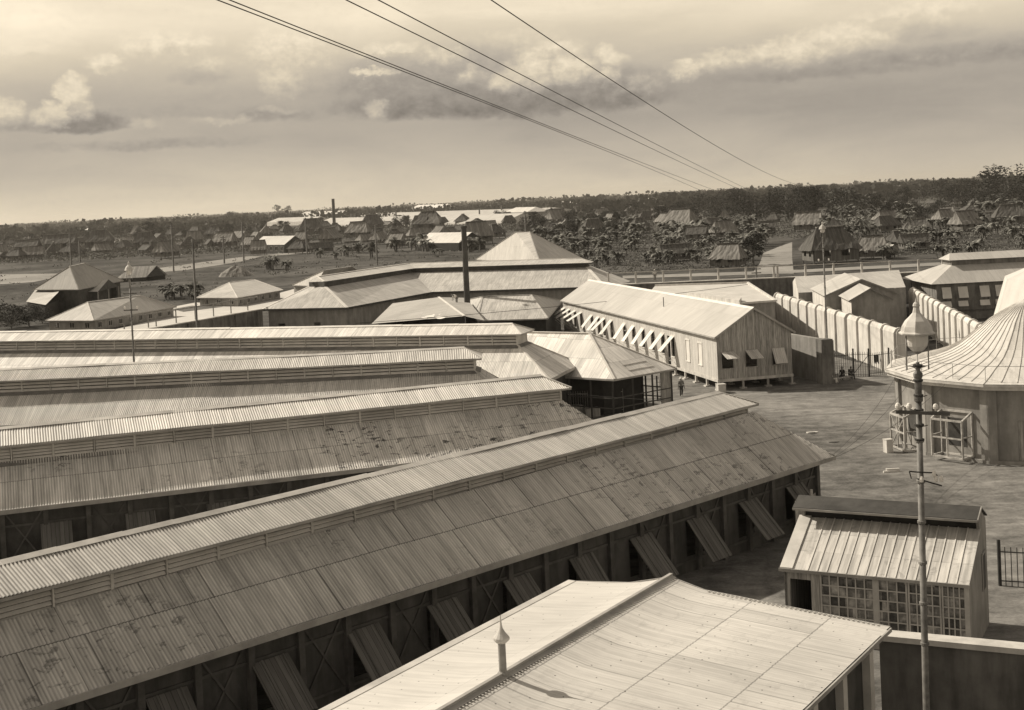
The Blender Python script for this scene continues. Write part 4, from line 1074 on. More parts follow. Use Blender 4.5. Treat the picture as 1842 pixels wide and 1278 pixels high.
def pyr():
    e = 6.5; c1 = W(962, 490, e); 
    T0 = W(928, 418, 12.9); T1 = W(952, 417, 12.9)
    c = [W(856, 467, e), W(972, 475, e), W(1046, 464, e)]; c.append(c[0] + c[2] - c[1])
    hip_building('factory_hall', 'tall pale pyramid roof rising behind the large hall', 'building', c, (T0, T1), (M['roofPy'], M['stucco'], M['cap']), 0, 1.0)
M['roofPy'] = m_roof('pale pyramid iron', .62, .06, .9, 3.2, .15, 0, .05, stripe=.2, dirt=.2)
pyr()
def back_hip():
    e = 5.0; c = [W(530, 512, e), W(560, 508, e), W(652, 490, e), W(600, 487, e)]
    hip_building('storehouse', 'pale hipped storehouse half hidden behind the large hall', 'building', [W(526, 513, e), W(566, 515, e), W(650, 492, e), W(612, 490, e)], (W(583, 487, 8), W(632, 480, 8)), (M['roofPy'], M['stucco'], M['cap']), 0, .6)
back_hip()

# left hipped quarters
def left_houses():
    e = 1.95
    a = W(353, 536, e); b = W(427, 536, e); c = W(509, 522, e); d_ = a + (c - b)
    hip_building('guard_quarters', 'long low hipped quarters with a row of windows, right one of the two at left', 'building', (b, c, d_, a), (W(412, 509, 4.3), W(456, 503, 4.3)), (M['roofQ'], M['stucco'], M['capw']), 0, .8, 'low hipped quarters beyond the outer wall', 3.0, (.5, 1.5), 1.1)
    a = W(81, 577, e); b = W(168, 577, e); c = W(318, 552, e); d_ = a + (c - b)
    hip_building('guard_quarters', 'long low hipped quarters, left one of the two, just beyond the farthest shed', 'building', (b, c, d_, a), (W(157, 544, 4.8), W(252, 532, 4.8)), (M['roofQ'], M['stucco'], M['capw']), 0, .8, 'low hipped quarters beyond the outer wall', 3.0, (.5, 1.5), 1.1)
    # timber house
    e = 5.4; a = W(60, 521, e); b = W(141, 521, e); c = W(222, 505, e); d_ = a + (c - b)
    hip_building('timber_house', 'large dark timber house with a steep hipped roof, far left', 'house', (b, c, d_, a), (W(125, 480, 10.1), W(152, 474, 10.4)), (M['roofQ2'], M['dark'], M['cap']), 0, 1.0)
    T = thing('lean_to', W(90, 560, 0), 'iron lean-to with dark boarded side attached below the steep house roof', 'shed')
    q = [W(47, 543, 3.4), W(82, 549, 3.4), W(110, 521, 5.2), W(64, 521, 5.2)]
    mb = MB(); mb.panel(*q); mb.build('roof', M['roofQ'], T)
    mb = MB(); p = [Vector((v.x, v.y, 0)) for v in q]; ct = sum(p, Vector()) / 4
    for i in range(4): wall(mb, lerp(p[i], ct, .06), lerp(p[(i + 1) % 4], ct, .06), 0, 3.2, (), .2, ct)
    mb.build('wall', M['darker'], T)
    e = 4.6; b = W(174, 524, e); a = W(138, 525, e); c = W(212, 517, e); d_ = a + (c - b)
    hip_building('porch_shed', 'gabled porch with open dark front beside the steep-roofed house', 'shed', (a, W(158, 505, 6.6) * .0 + a + (d_ - a), c, b), (W(165, 513, 6.4), W(197, 503, 6.4)), (M['roofQ'], M['darker'], M['cap']), 0, .5, gable=True) if False else None
    T = thing('porch_shed', W(175, 560, 0), 'small gabled outbuilding with open dark front beside the steep-roofed house', 'shed')
    l0 = W(138, 526, 4.4); l1 = W(176, 525, 4.4); r0 = W(157, 505, 6.4); r1 = W(195, 503, 6.4); q1 = W(213, 516, 4.4); q0 = q1 + (l0 - l1)
    mb = MB(); mb.panel(l0, l1, r1, r0); mb.panel(q0, q1, r1, r0); mb.build('roof', M['roofQ'], T)
    mb = MB(); mb.quad(l1, q1, r1)
    ct = (l0 + q1) / 2
    for p, q in ((l0, l1), (q0, q1), (l0, q0)): wall(mb, lerp(p, ct, .08), lerp(q, ct, .08), 0, 4.4, (), .2, ct)
    mb.build('wall', M['dark'], T)
    mb = MB()
    for p in (l1, lerp(l1, q1, .5), q1): mb.bar(Vector((p.x, p.y, 0)), p, .22)
    mb.build('post', M['boardg'], T)
    # collapsed hut
    T = thing('ruined_hut', W(250, 505, 0), 'small ruined thatched hut with sagging roof alone in the field', 'hut')
    l0 = W(208, 502, 1.2); l1 = W(263, 499, 1.2); r0 = W(238, 480, 4.3); r1 = W(282, 478, 4.3); q1 = W(302, 495, 1.2); q0 = q1 + (l0 - l1)
    mb = MB(); mb.panel(l0, l1, r1, r0); mb.panel(q0, q1, r1, r0); mb.build('roof', M['thatch'], T)
    mb = MB(); ct = (l0 + q1) / 2
    for p, q in ((l0, l1), (q0, q1), (l0, q0)): wall(mb, lerp(p, ct, .1), lerp(q, ct, .1), 0, 1.3, (), .2, ct)
    mb.quad(lerp(l1, ct, .1), lerp(q1, ct, .1), r1 - Z * .3); mb.build('wall', M['darker'], T)
M['roofQ'] = m_roof('quarters iron', .50, .05, .9, 3.2, .15, 0, .05, stripe=.2, dirt=.2)
M['roofQ2'] = m_roof('house iron', .36, .05, .9, 3.2, .15, 0, .05, stripe=.2, dirt=.2)
left_houses()

# ================================================================== OUTER WALLS
def prison_wall(label, pts, th, h, mat, rib=0, railing=True, top=None, cap=M['concw'], ribside=1, walk=0, ribmat=None, group=None, zlist=None):
    T = thing('prison_wall', Vector((pts[0].x, pts[0].y, 0)), label, 'wall', group)
    mb = MB(); cm = MB(); rb = []
    for i in range(len(pts) - 1):
        p, q = pts[i], pts[i + 1]; p = Vector((p.x, p.y, 0)); q = Vector((q.x, q.y, 0)); d = (q - p).normalized(); n = Vector((-d.y, d.x, 0)); L = (q - p).length
        if n.y < 0: n = -n
        mb.hexa([p, q, q + n * th, p + n * th, p + Z * h, q + Z * h, q + n * th + Z * h, p + n * th + Z * h])
        cm.hexa([v + Z * h - n * .08 for v in (p, q)] + [v + Z * h + n * (th + .08) for v in (q, p)] + [v + Z * (h + .14) - n * .08 for v in (p, q)] + [v + Z * (h + .14) + n * (th + .08) for v in (q, p)])
        if rib:
            s = 0
            while s < L - .5:
                pm = MB(); a = p + d * s; pm.hexa([a - n * .28, a + d * .45 - n * .28, a + d * .45 - n * .01, a - n * .01, a - n * .28 + Z * (h - .1), a + d * .45 - n * .28 + Z * (h - .1), a + d * .45 - n * .01 + Z * (h - .1), a - n * .01 + Z * (h - .1)])
                pm.build('pier', ribmat or mat, T); s += rib
        if railing:
            rm = MB(); s = 0; k = n * (th - .2)
            while s <= L:
                a = p + d * s + k + Z * (h + .14); rm.bar(a, a + Z * 1.95, .30 if not walk else .14); s += 4.6
            rm.bar(p + k + Z * (h + 1.98), q + k + Z * (h + 1.98), .14); rm.build('railing', M['irong'] if walk else M['ironp'], T)
    mb.build('masonry', mat, T); cm.build('coping', cap, T)
    return T
prison_wall('high outer wall with a railed walkway, far side of the yard behind the barrack', [W(1095, 513, 5), W(1400, 500, 5), W(1700, 488, 5), W(1900, 478, 5)], 1.2, 4.9, M['stuccod'])
prison_wall('dark outer wall stretch with bright walkway left of the hall', [W(232, 597, 5), W(290, 588, 5), W(472, 556, 5)], 1.0, 4.9, M['stuccod'], rib=6.0, railing=True, walk=2)

# radial ribbed walls 1 and 2
def ribbed(label, a, b, h, nr, side=-1, u1=0):
    T = thing('ribbed_wall', Vector((a.x, a.y, 0)), label, 'wall', 'pale buttressed walls radiating from the hub')
    p = Vector((a.x, a.y, 0)); q = Vector((b.x, b.y, 0)); d = (q - p); L = d.length; d /= L; n = Vector((-d.y, d.x, 0))
    if n.x > 0: n = -n                      # towards the left: visible face
    th = .8; mb = MB()
    prof = [(0, 0), (0, h - .5), (.12, h - .22), (.3, h - .05), (.5, h - .05), (.68, h - .22), (.8, h - .5), (.8, 0)]
    A = [p - n * t + Z * z for t, z in prof]; B = [q - n * t + Z * z for t, z in prof]
    for i in range(len(prof) - 1): mb.quad(A[i], B[i], B[i + 1], A[i + 1])
    mb.quad(*A); mb.quad(*B); mb.build('masonry', M['stuccow'], T)
    for i in range(nr):
        s = .2 + (L - 1) * i / (nr - 1) ; w_ = .22; o = .24
        pr = [(-o, 0), (-o, h - .45), (-.02, h - .05), (.3, h + .12), (.5, h + .12), (.82, h - .05), (1.05, h - .45), (1.05, 0)]
        pm = MB(); A = [p + d * s - n * t + Z * z for t, z in pr]; B = [v + d * w_ for v in A]
        for j in range(len(pr) - 1): pm.quad(A[j], B[j], B[j + 1], A[j + 1])
        pm.quad(*A); pm.quad(*B); pm.build('buttress', M['stuccow'], T)
    print(label[:12], p, q, L)
hw = 4.9
ribbed('pale buttressed wall, left one, running from the iron gate back to the flat-roofed block', W(1612, 592, hw), W(1392, 527, hw), hw, 13)
ribbed('pale buttressed wall, right one, partly behind the lamp lantern', W(1772, 591, hw), W(1636, 518, hw), hw, 14)
def lowwall():
    T = thing('yard_wall', W(1485, 690, 0), 'dark square-ended wall beside the barrack gable, sunlit along its top', 'wall')
    h = 4.4; a = W(1490, 613, h); b = W(1422, 602, h); a0 = Vector((a.x, a.y, 0)); b0 = Vector((b.x, b.y, 0)) ; d = (b0 - a0).normalized(); b0 = a0 + d * 14
    n = Vector((-d.y, d.x, 0)); n = -n if n.y > 0 else n
    mb = MB(); mb.hexa([a0, b0, b0 - n * .6, a0 - n * .6, a0 + Z * h, b0 + Z * h, b0 - n * .6 + Z * h, a0 - n * .6 + Z * h])
    mb.build('masonry', M['stucco'], T)
    mb = MB(); mb.box(a0 + Vector((-.35, .3, 0)), 1.1, 1.3, h + .15, math.atan2(d.y, d.x)); mb.build('pier', M['stuccod'], T)
lowwall()

# ================================================================== FLAT BUILDING BEHIND BARRACK (K)
def kbuild():
    T = thing('flat_block', W(1300, 560, 0), 'pale flat-roofed block behind the barrack roof', 'building')
    h = 5.4
    q = [W(1172, 516, h), W(1345, 511, h), W(1393, 525, h), W(1396, 540, h), W(1330, 541, h), W(1172, 523, h)]
    q = [W(1170, 524, h), W(1330, 548, h), W(1396, 543, h), W(1345, 510, h), W(1178, 515, h)]
    mb = MB(); mb.quad(*q); mb.build('roof', M['roofP2'], T)
    mb = MB(); ct = sum(q, Vector()) / 5
    for i in range(5): 
        a, b = q[i], q[(i + 1) % 5]; wall(mb, lerp(a, ct, .02), lerp(b, ct, .02), 0, h - .05, (), .2, ct)
    mb.build('wall', M['stucco'], T)
    mb = MB()
    for i in (1, 2, 3): mb.bar(q[i] + Z * .12, q[(i + 1) % 5] + Z * .12, .3, .25)
    mb.build('parapet', M['concw'], T)
    mb = MB()
    a = W(1238, 534, h + .4); mb.hexa([W(1237, 532, h), W(1330, 548, h), W(1334, 542, h), W(1242, 528, h), W(1237, 532, h) + Z * .5, W(1330, 548, h) + Z * .5, W(1334, 542, h) + Z * .5, W(1242, 528, h) + Z * .5]); mb.build('roof_curb', M['concw'], T)
M['roofP2'] = m_plain('pale roof felt', .55, .12, .5)
kbuild()

# ================================================================== GABLED GATEHOUSE (L)
def gabled(T, y, lu, ru, pu, depth, zb=0.0, mats=None):
    """front gable wall in the plane y; lu,ru,pu pixels of left eave, right eave and peak"""
    X = (1.0, -.09); P0 = (0, y); 
    l = V(*lu, P0, X); r = V(*ru, P0, X); p = V(*pu, P0, X); bk = Vector((.09, 1, 0)).normalized() * depth
    e = (l.z + r.z) / 2; l.z = r.z = e
    k = (r - l).normalized() * .35; sl = (p.z - e) / ((r - l).length / 2)
    mb = MB(); f = -Vector((.09, 1, 0)).normalized() * .35
    mb.panel(l - k - Z * .35 * sl + f, l - k - Z * .35 * sl + bk, p + bk, p + f); mb.panel(r + k - Z * .35 * sl + f, r + k - Z * .35 * sl + bk, p + bk, p + f); mb.build('roof', mats[0], T)
    mb = MB(); lo = [Vector((v.x, v.y, zb)) for v in (l, r)]
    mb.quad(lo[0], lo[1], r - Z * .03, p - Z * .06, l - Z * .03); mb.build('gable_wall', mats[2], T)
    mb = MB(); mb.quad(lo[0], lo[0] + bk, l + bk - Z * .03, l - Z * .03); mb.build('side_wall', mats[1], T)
    mb = MB(); mb.quad(lo[1], lo[1] + bk, r + bk - Z * .03, r - Z * .03); mb.build('side_wall', mats[1], T)
    mb = MB(); mb.bar(l - k - Z * (.35 * sl + .08) + f, p + f - Z * .08, .06, .2); mb.bar(r + k - Z * (.35 * sl + .08) + f, p + f - Z * .08, .06, .2); mb.build('barge_board', M['capd'], T)
    return l, r, p
T = thing('gatehouse', D(1545, 600, 172), 'white-sided gatehouse of three stepped gabled blocks between the buttressed walls', 'building')
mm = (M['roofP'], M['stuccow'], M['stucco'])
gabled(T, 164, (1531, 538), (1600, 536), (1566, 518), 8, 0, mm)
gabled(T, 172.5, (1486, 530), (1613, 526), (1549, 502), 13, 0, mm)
def rear():
    h = 5.5; hr = 6.9
    l0 = W(1436, 527, h); l1 = W(1629, 517, h); r0 = W(1424, 498, hr); r1 = W(1617, 486, hr)
    r0 = W(1430, 499, hr)
    mb = MB(); mb.panel(l0, l1, r1, r0); b0 = r0 * 2 - l0; b1 = r1 * 2 - l1; b0.z = b1.z = h; mb.panel(b0, b1, r1, r0); mb.build('roof', M['roofP'], T)
    mb = MB(); g = [Vector((v.x, v.y, 0)) for v in (l0, l1, b1, b0)]
    mb.quad(g[0], g[3], b0 - Z * .05, r0 - Z * .1, l0 - Z * .05); mb.quad(g[1], g[2], b1 - Z * .05, r1 - Z * .1, l1 - Z * .05); mb.build('gable_wall', M['stuccow'], T)
    mb = MB(); mb.quad(g[0], g[1], l1 - Z * .05, l0 - Z * .05); mb.build('side_wall', M['stucco'], T)
rear()

# ================================================================== RIGHT BUILDING WITH AWNINGS (M)
def mbuild():
    y = 188; X = (1, .03); P0 = (0, y)
    T = thing('awning_building', D(1690, 578, y), 'two-tier roofed building with white window awnings, upper right', 'building')
    l = V(1684, 511, P0, X); r = l + Vector((26, .8, 0)); e = l.z; n = Vector((0, 1, 0))
    mb = MB(); ops = []; fr0 = None; p = Vector((l.x, l.y, 0)); ex = Vector((1, .03, 0)).normalized()
    us = [(1694, 1710), (1723, 1740), (1762, 1779), (1790, 1807)]
    for (a, b) in us:
        s0 = (V(a, 530, P0, X) - l).dot(ex); s1 = (V(b, 530, P0, X) - l).dot(ex); ops.append((s0, s1, 1.9, e - .6))
    ops += [(ops[-1][1] + 1.2 + 2.6 * i, ops[-1][1] + 2.6 + 2.6 * i, 1.9, e - .6) for i in range(4)]
    fr = wall(mb, p, p + ex * 26, 0, e, ops, .3, p + Vector((5, 9, 0))); wall(mb, p, p + Vector((0, 12, 0)), 0, e, (), .3, p + Vector((5, 5, 0)))
    mb.build('wall', M['stuccod'], T)
    for o in ops:
        mb = MB(); ln = (o[3] - o[2])
        def aw(zt, zl, out):
            A = fr[0] + fr[1] * o[0] + fr[2] * .05 + Z * zt; B = fr[0] + fr[1] * o[1] + fr[2] * .05 + Z * zt; of = fr[2] * out - Z * zl
            mb.hexa([A, B, B + of, A + of, A + Z * .04 + fr[2] * .05, B + Z * .04 + fr[2] * .05, B + of + Z * .04 + fr[2] * .05, A + of + Z * .04 + fr[2] * .05])
        aw(o[3], 1.55, .5); aw(o[2] + .75, .75, .35); mb.build('awning', M['white'], T)
    mb = MB(); fbox(mb, fr, -.2, 26, 0, .25, 1.25, 1.4); mb.build('sill_course', M['conc'], T)
    a = V(1675, 508, (0, y - .7), X); b = W(1712, 479, e + 2.2)
    mb = MB(); a = Vector((a.x, a.y, e)); A1 = a + ex * 28; t = Vector((b.x, b.y, e + 2.3)); t1 = t + ex * 25
    mb.panel(a, A1, t1, t); mb.panel(a, a + Vector((0, 15, 0)), t + Vector((0, 4, 0)), t); mb.build('lower_roof', M['roofP'], T)
    mb = MB(); cw = e + 2.2; wall(mb, t, t + ex * 25, cw - .2, cw + .85, (), .2, t + Vector((3, 5, 0))); wall(mb, t, t + Vector((0, 4, 0)), cw - .2, cw + .85, (), .2, t + Vector((3, 2, 0))); mb.build('clerestory_wall', M['stuccod'], T)
    mb = MB(); k = t - ex * .5 - n * .5; k.z = cw + .85; mb.panel(k, k + ex * 26, k + ex * 26 + n * 2.5 + Z * .9, k + n * 2.5 + ex * .9 + Z * .9); mb.panel(k, k + n * 5, k + n * 2.5 + ex * .9 + Z * .9); mb.build('upper_roof', M['roofP'], T)
    print('M eave', e, l)
mbuild()

# ================================================================== FENCES, GATE
def bar_fence(label, p, q, h, step=.16, mat=None, posts=2.6, group=None, gate=False):
    T = thing('iron_fence' if not gate else 'iron_gate', Vector((p.x, p.y, 0)), label, 'fence' if not gate else 'gate', group)
    p = Vector((p.x, p.y, 0)); q = Vector((q.x, q.y, 0)); L = (q - p).length; d = (q - p) / L; mat = mat or M['iron']
    mb = MB(); s = 0
    while s < L: mb.bar(p + d * s, p + d * s + Z * h, .035); s += step
    mb.build('bars', mat, T)
    mb = MB(); mb.bar(p + Z * .25, q + Z * .25, .05); mb.bar(p + Z * (h - .25), q + Z * (h - .25), .05)
    if gate: mb.bar(p + Z * .3, q + Z * (h - .3), .06)
    mb.build('rails', mat, T)
    s = 0
    while s <= L + .01:
        mb = MB(); mb.bar(p + d * s, p + d * s + Z * (h + .35), .14); mb.build('fence_post', mat, T); s += posts if posts < L else L
    return T
bar_fence('pale iron bar fence in front of the dark open kitchen shed', W(1020, 748, 0), W(1122, 742, 0), 2.2, .22, M['irong'], 3.5)
bar_fence('short dark iron fence at the path beside the kitchen shed', W(1183, 722, 0), W(1208, 721, 0), 2.1, .28, M['iron'], 1.3)
bar_fence('black spiked iron fence right of the glazed shed', W(1799, 1054, 0), W(1900, 1060, 0), 1.95, .28, M['iron'], 9)
bar_fence('pale iron bars between the nearest shed end and the glazed shed', W(1436, 990, 0), W(1470, 960, 0), 2.4, .17, M['ironp'], 3)
bar_fence('iron bar fence from the dark wall pier to the iron gate', W(1495, 678, 0), W(1536, 675, 0), 2.4, .24, M['iron'], 2.6)
bar_fence('iron gate with a diagonal brace under the buttressed wall', W(1536, 678, 0), W(1564, 678, 0), 2.6, .24, M['iron'], 1.7, gate=True)
bar_fence('iron bar fence from the gate to the round building', W(1564, 677, 0), W(1606, 672, 0), 2.4, .24, M['iron'], 2.6)
def laundry():
    p = D(1571, 640, 143); q = D(1606, 636, 143)
    mb = MB(); mb.tube([p, lerp(p, q, .5) - Z * .06, q], .012, 5); o = mb.build('clothes_line', M['iron']); tag(o, 'thin clothes line strung above the gate', 'line')
    for i, (u, w_, h_, nm, lb) in enumerate(((1576, .55, 1.0, 'garment', 'dark trousers hanging at the left end of the clothes line'), (1589, .7, .75, 'garment', 'dark shirt hanging in the middle of the clothes line'), (1600, .6, .6, 'garment', 'small dark cloth hanging at the right end of the clothes line'))):
        c = D(u, 638.5, 143); mb = MB(); pr = None
        for k in range(7):
            x = c + Vector(((k / 6 - .5) * w_, .05 * math.sin(k * 2.1), 0)); y = x - Z * (h_ * (1 - .25 * (k % 3 == 1)))
            if pr: mb.quad(pr[0], x, y, pr[1]); mb.quad(pr[0] + Vector((0, .02, 0)), x + Vector((0, .02, 0)), y + Vector((0, .02, 0)), pr[1] + Vector((0, .02, 0)))
            pr = (x, y)
        o = mb.build(nm, M['cloth_d']); tag(o, lb, 'clothing')
laundry()

# ================================================================== CHIMNEYS
def stack(u0, v0, v1, dist, r, label, mat, z0=0):
    t = D(u0, v0, dist); b = Vector((t.x, t.y, z0)); T = thing('chimney_stack', b, label, 'chimney')
    mb = MB(); mb.lathe(b, [(r * 1.15, 0), (r * 1.1, (t.z - z0) * .5), (r, t.z - z0 - .25)], 14); mb.build('flue', mat, T)
    mb = MB(); mb.lathe(b + Z * (t.z - z0 - .3), [(r * 1.2, 0), (r * 1.25, .15), (r * 1.2, .3), (r * .8, .3)], 14); mb.build('rim', mat, T)
    return t
st = stack(834, 407, 532, 184, .36, 'tall dark iron chimney standing on the low workshop roof', M['dark'], 5.5)
stack(599, 358, 380, 1300, 1.4, 'thin far-off factory chimney on the horizon left of centre', M['dark'])
def smoke():
    m = bpy.data.materials.new('smoke'); m.use_nodes = True; N = NT(m.node_tree); m.node_tree.nodes.clear()
    pv = N.n('ShaderNodeVolumePrincipled'); pv.inputs['Color'].default_value = (*C3(.75), 1)
    co = N.n('ShaderNodeNewGeometry').outputs['Position']; N._in(pv.inputs['Density'], N.mr(N.noise(co, .55, 4.0, .6), .42, .75, 0.0, .30))
    out = N.n('ShaderNodeOutputMaterial'); m.node_tree.links.new(pv.outputs[0], out.inputs['Volume'])
    mb = MB(); prev = None; pts = []; rad = []
    for k in range(9): pts.append(st + Vector((-k * .62, k * .15, .35 + .10 * k + .12 * math.sin(k)))); rad.append(.25 + .08 * k if k < 8 else .3)
    mb.tube(pts, rad, 10); o = mb.build('smoke', m); tag(o, 'faint smoke drifting left from the dark chimney top', 'smoke', None, 'stuff')
smoke()

# ================================================================== UTILITY POLES
def upole(u, v0, v1, label, arms=2, lamp=False, h=None):
    b = W(u + (v1 - v0) * .035, v1, 0) if h is None else D(u, v1, h)
    dist = b.y; t = D(u, v0, dist); b = Vector((t.x, t.y, 0))
    T = thing('utility_pole', b, label, 'pole', 'thin utility poles standing among the huts')
    r = max(.12, .00055 * dist)
    mb = MB(); mb.tube([b, Vector((b.x, b.y, t.z))], [r * 1.2, r], 8); mb.build('pole', M['polew'], T)
    for i in range(arms):
        mb = MB(); z = t.z - .5 - i * .8; mb.bar(Vector((b.x - 1.0, b.y, z)), Vector((b.x + 1.0, b.y, z)), .14 + r * .3); mb.build('cross_arm', M['polew'], T)
    return t
upole(346, 430, 562, 'dark pole rising just beyond the outer wall between the two low quarters', 1, h=160)
pl_ = [(125, 420, 478, 'leftmost tall thin pole, behind the steep-roofed house'), (308, 405, 490, 'tall pole near the ruined hut'), (142, 433, 472, 'short pale pole just right of the leftmost one'),
       (435, 400, 474, 'tall pole at the left of the white-roofed stilt house'), (401, 425, 475, 'pole between the mound and the huts at left'), (549, 392, 458, 'tall pole right of the white-roofed stilt house'),
       (675, 405, 478, 'pole at the field edge left of the chimney'), (632, 385, 400, 'far pole before the long white warehouses, left end'), (712, 380, 402, 'far pole before the long white warehouses, second'),
       (770, 378, 398, 'far pole before the long white warehouses, third'), (862, 375, 394, 'far pole before the long white warehouses, fourth'), (944, 380, 420, 'pole behind the pyramid roof'), (1360, 480, 512, 'pale post at the corner of the outer wall by the road'), (902, 370, 390, 'far pole by the right end of the long white warehouses')]
for (u, v0, v1, lb) in pl_: upole(u, v0, v1, lb)

# ================================================================== OVERHEAD WIRES
def wire(a, b, sag, r, label, seg=40):
    mb = MB(); pts = []
    for i in range(seg + 1):
        t = i / seg; p = lerp(a, b, t); p = p - Z * (4 * sag * t * (1 - t)); pts.append(p)
    mb.tube(pts, r, 5); o = mb.build('overhead_wire', M['iron'])
    return tag(o, label, 'wire', 'overhead wires crossing the sky')
for (u0, v0, um, vm, u1, v1, lb) in ((385, -2, 840, 170, 1240, 334, 'lowest of the overhead wires, paired with the one just above it'), (407, -2, 850, 170, 1262, 334, 'second lowest overhead wire, touching the lowest at mid span'),
        (618, -2, 950, 158, 1306, 330, 'third overhead wire from below, lower of the middle pair'), (676, -2, 960, 140, 1322, 330, 'fourth overhead wire from below, upper of the middle pair'), (880, -2, 1140, 165, 1408, 324, 'topmost lone overhead wire at right')):
    a = D(u0, v0, 40); b = D(u1, v1, 165)
    # sag from the middle pixel: find t where the straight line passes um
    best = min(range(1, 100), key=lambda i: abs((lambda p: 921 + 2400 * p.x / p.y)(lerp(a, b, i / 100)) - um - 3))
    p = lerp(a, b, best / 100); q = D(um, vm, p.y); t = best / 100; sag = (p.z - q.z) / (4 * t * (1 - t))
    # carry on past both ends
    mb = MB(); pts = []
    for i in range(-20, 71):
        t = i / 50; p = lerp(a, b, t); pts.append(p - Z * (4 * sag * t * (1 - t)))
    mb.tube(pts, .02, 5); o = mb.build('overhead_wire', M['iron']); tag(o, lb, 'wire', 'overhead wires crossing the sky')
w1 = wire(D(640, 582, 150), D(1345, 512, 190), .4, .03, 'thin wire crossing low over the barrack roof')
w2 = wire(D(952, 700, 118), D(1205, 722, 112), .1, .02, 'thin pale wire in front of the open kitchen shed')

for k, (a, b, lb) in enumerate(((D(1493, 823, 79), D(1612, 676, 100), 'thin wire slung low over the yard from the nearest shed corner, upper one'), (D(1496, 826, 79), D(1640, 682, 98), 'thin wire slung low over the yard from the nearest shed corner, middle one'), (D(1490, 828, 79), D(1700, 692, 94), 'thin wire slung low over the yard from the nearest shed corner, lower one'))):
    wire(a, b, .5, .012, lb)
# ================================================================== TREES
def leaf_clump(mb, c, r, n, sz, flat=.75, rng=random):
    for _ in range(n):
        v = Vector((rng.gauss(0, 1), rng.gauss(0, 1), rng.gauss(0, 1)))
        v = v.normalized() * (rng.random() ** .4) * r; v.z *= flat
        p = c + v; a = Vector((rng.uniform(-1, 1), rng.uniform(-1, 1), rng.uniform(-.6, .6))).normalized() * sz * rng.uniform(.6, 1.3)
        b = a.cross(Vector((rng.uniform(-1, 1), rng.uniform(-1, 1), rng.uniform(-1, 1)))).normalized() * sz * rng.uniform(.35, .7)
        mb.quad(p - a, p + b, p + a, p - b)
def tree_template(seed, h, cr, leaf, kind):
    rng = random.Random(seed); T = bpy.data.objects.new('tree', None); col.objects.link(T); TM[T.name] = Matrix.Identity(4)
    tr = MB(); th = h * (.25 if kind == 'round' else .35); tr.tube([(0, 0, 0), (rng.uniform(-.2, .2), 0, th), (rng.uniform(-.4, .4), rng.uniform(-.4, .4), h * .75)], [.035 * h, .025 * h, .008 * h], 8)
    cm = MB(); n = 26 if kind == 'round' else 16
    for i in range(n):
        a = rng.uniform(0, 6.283); e = rng.uniform(-.5, 1); rr = cr * rng.uniform(.35, 1.0) * math.sqrt(max(.1, 1 - .6 * e * e))
        c = Vector((math.cos(a) * rr, math.sin(a) * rr, th + (h - th) * (.25 + .65 * e) * rng.uniform(.8, 1)))
        tr.tube([(0, 0, th * rng.uniform(.7, 1.1)), lerp(Vector((0, 0, th)), c, .6) - Z * .1, c], [.014 * h, .008 * h, .002 * h], 5)
        leaf_clump(cm, c, cr * rng.uniform(.28, .46), 62, .035 * h, .75, rng)
    tr.build('trunk', M['bark'], T); cm.build('crown', leaf, T); return T
def banana_template(seed, h):
    rng = random.Random(seed); T = bpy.data.objects.new('banana_plant', None); col.objects.link(T); TM[T.name] = Matrix.Identity(4)
    tr = MB(); cm = MB()
    for s in range(3):
        b = Vector((rng.uniform(-1, 1), rng.uniform(-1, 1), 0)) * (1.0 if s else 0); hh = h * rng.uniform(.55, .8)
        tr.tube([b, b + Z * hh * .55], [.16, .10], 6)
        for k in range(10):
            a = k * 2.4 + rng.uniform(-.4, .4); L = h * rng.uniform(.42, .62); d = Vector((math.cos(a), math.sin(a), 0)); up0 = rng.uniform(.8, 1.6); prev = None; w = L * .17
            sd = Vector((-d.y, d.x, 0))
            for j in range(6):
                t = j / 5; p = b + Z * (hh * .5) + d * (L * t * .75) + Z * (L * (up0 * t - 1.15 * t * t)); ww = w * math.sin(math.pi * (.12 + .85 * t)) 
                q = (p - sd * ww - Z * ww * .35, p, p + sd * ww - Z * ww * .35)
                if prev: cm.quad(prev[0], q[0], q[1], prev[1]); cm.quad(prev[1], q[1], q[2], prev[2])
                prev = q
    tr.build('trunk', M['bark'], T); cm.build('leaves', M['leafb'], T); return T
def palm_template(seed, h):
    rng = random.Random(seed); T = bpy.data.objects.new('palm_tree', None); col.objects.link(T); TM[T.name] = Matrix.Identity(4)
    tr = MB(); cm = MB(); lean = Vector((rng.uniform(-1, 1), rng.uniform(-1, 1), 0)); tr.tube([(0, 0, 0), lean * .4 + Z * h * .5, lean + Z * h], [.3, .2, .16], 8)
    for k in range(16):
        a = k * 2.4; d = Vector((math.cos(a), math.sin(a), 0)); L = h * .36; up = rng.uniform(.1, 1.2); prev = None
        sd = Vector((-d.y, d.x, 0))
        for j in range(9):
            t = j / 8; p = lean + Z * h + d * (L * t) + Z * (L * (up * t - 1.2 * t * t)); 
            if prev is not None:
                for sg in (-1, 1):
                    e = p + sd * sg * L * .22 * math.sin(math.pi * (.15 + .8 * t)) - Z * L * .10; cm.quad(prev, p, e, e - (p - prev) * .4)
            prev = p
    tr.build('trunk', M['bark'], T); cm.build('leaves', M['leafb'], T); return T
TT = [tree_template(1, 9, 4.6, M['leaf'], 'round'), tree_template(2, 10, 4.2, M['leafd'], 'round'), tree_template(3, 8, 3.4, M['leaf'], 'round'), tree_template(4, 12, 4.2, M['leafd'], 'tall'), tree_template(5, 7, 4.4, M['leafd'], 'round')]
BT = [banana_template(11, 4.2), banana_template(12, 4.8), banana_template(13, 3.8)]
PT = [palm_template(21, 11), palm_template(22, 9)]
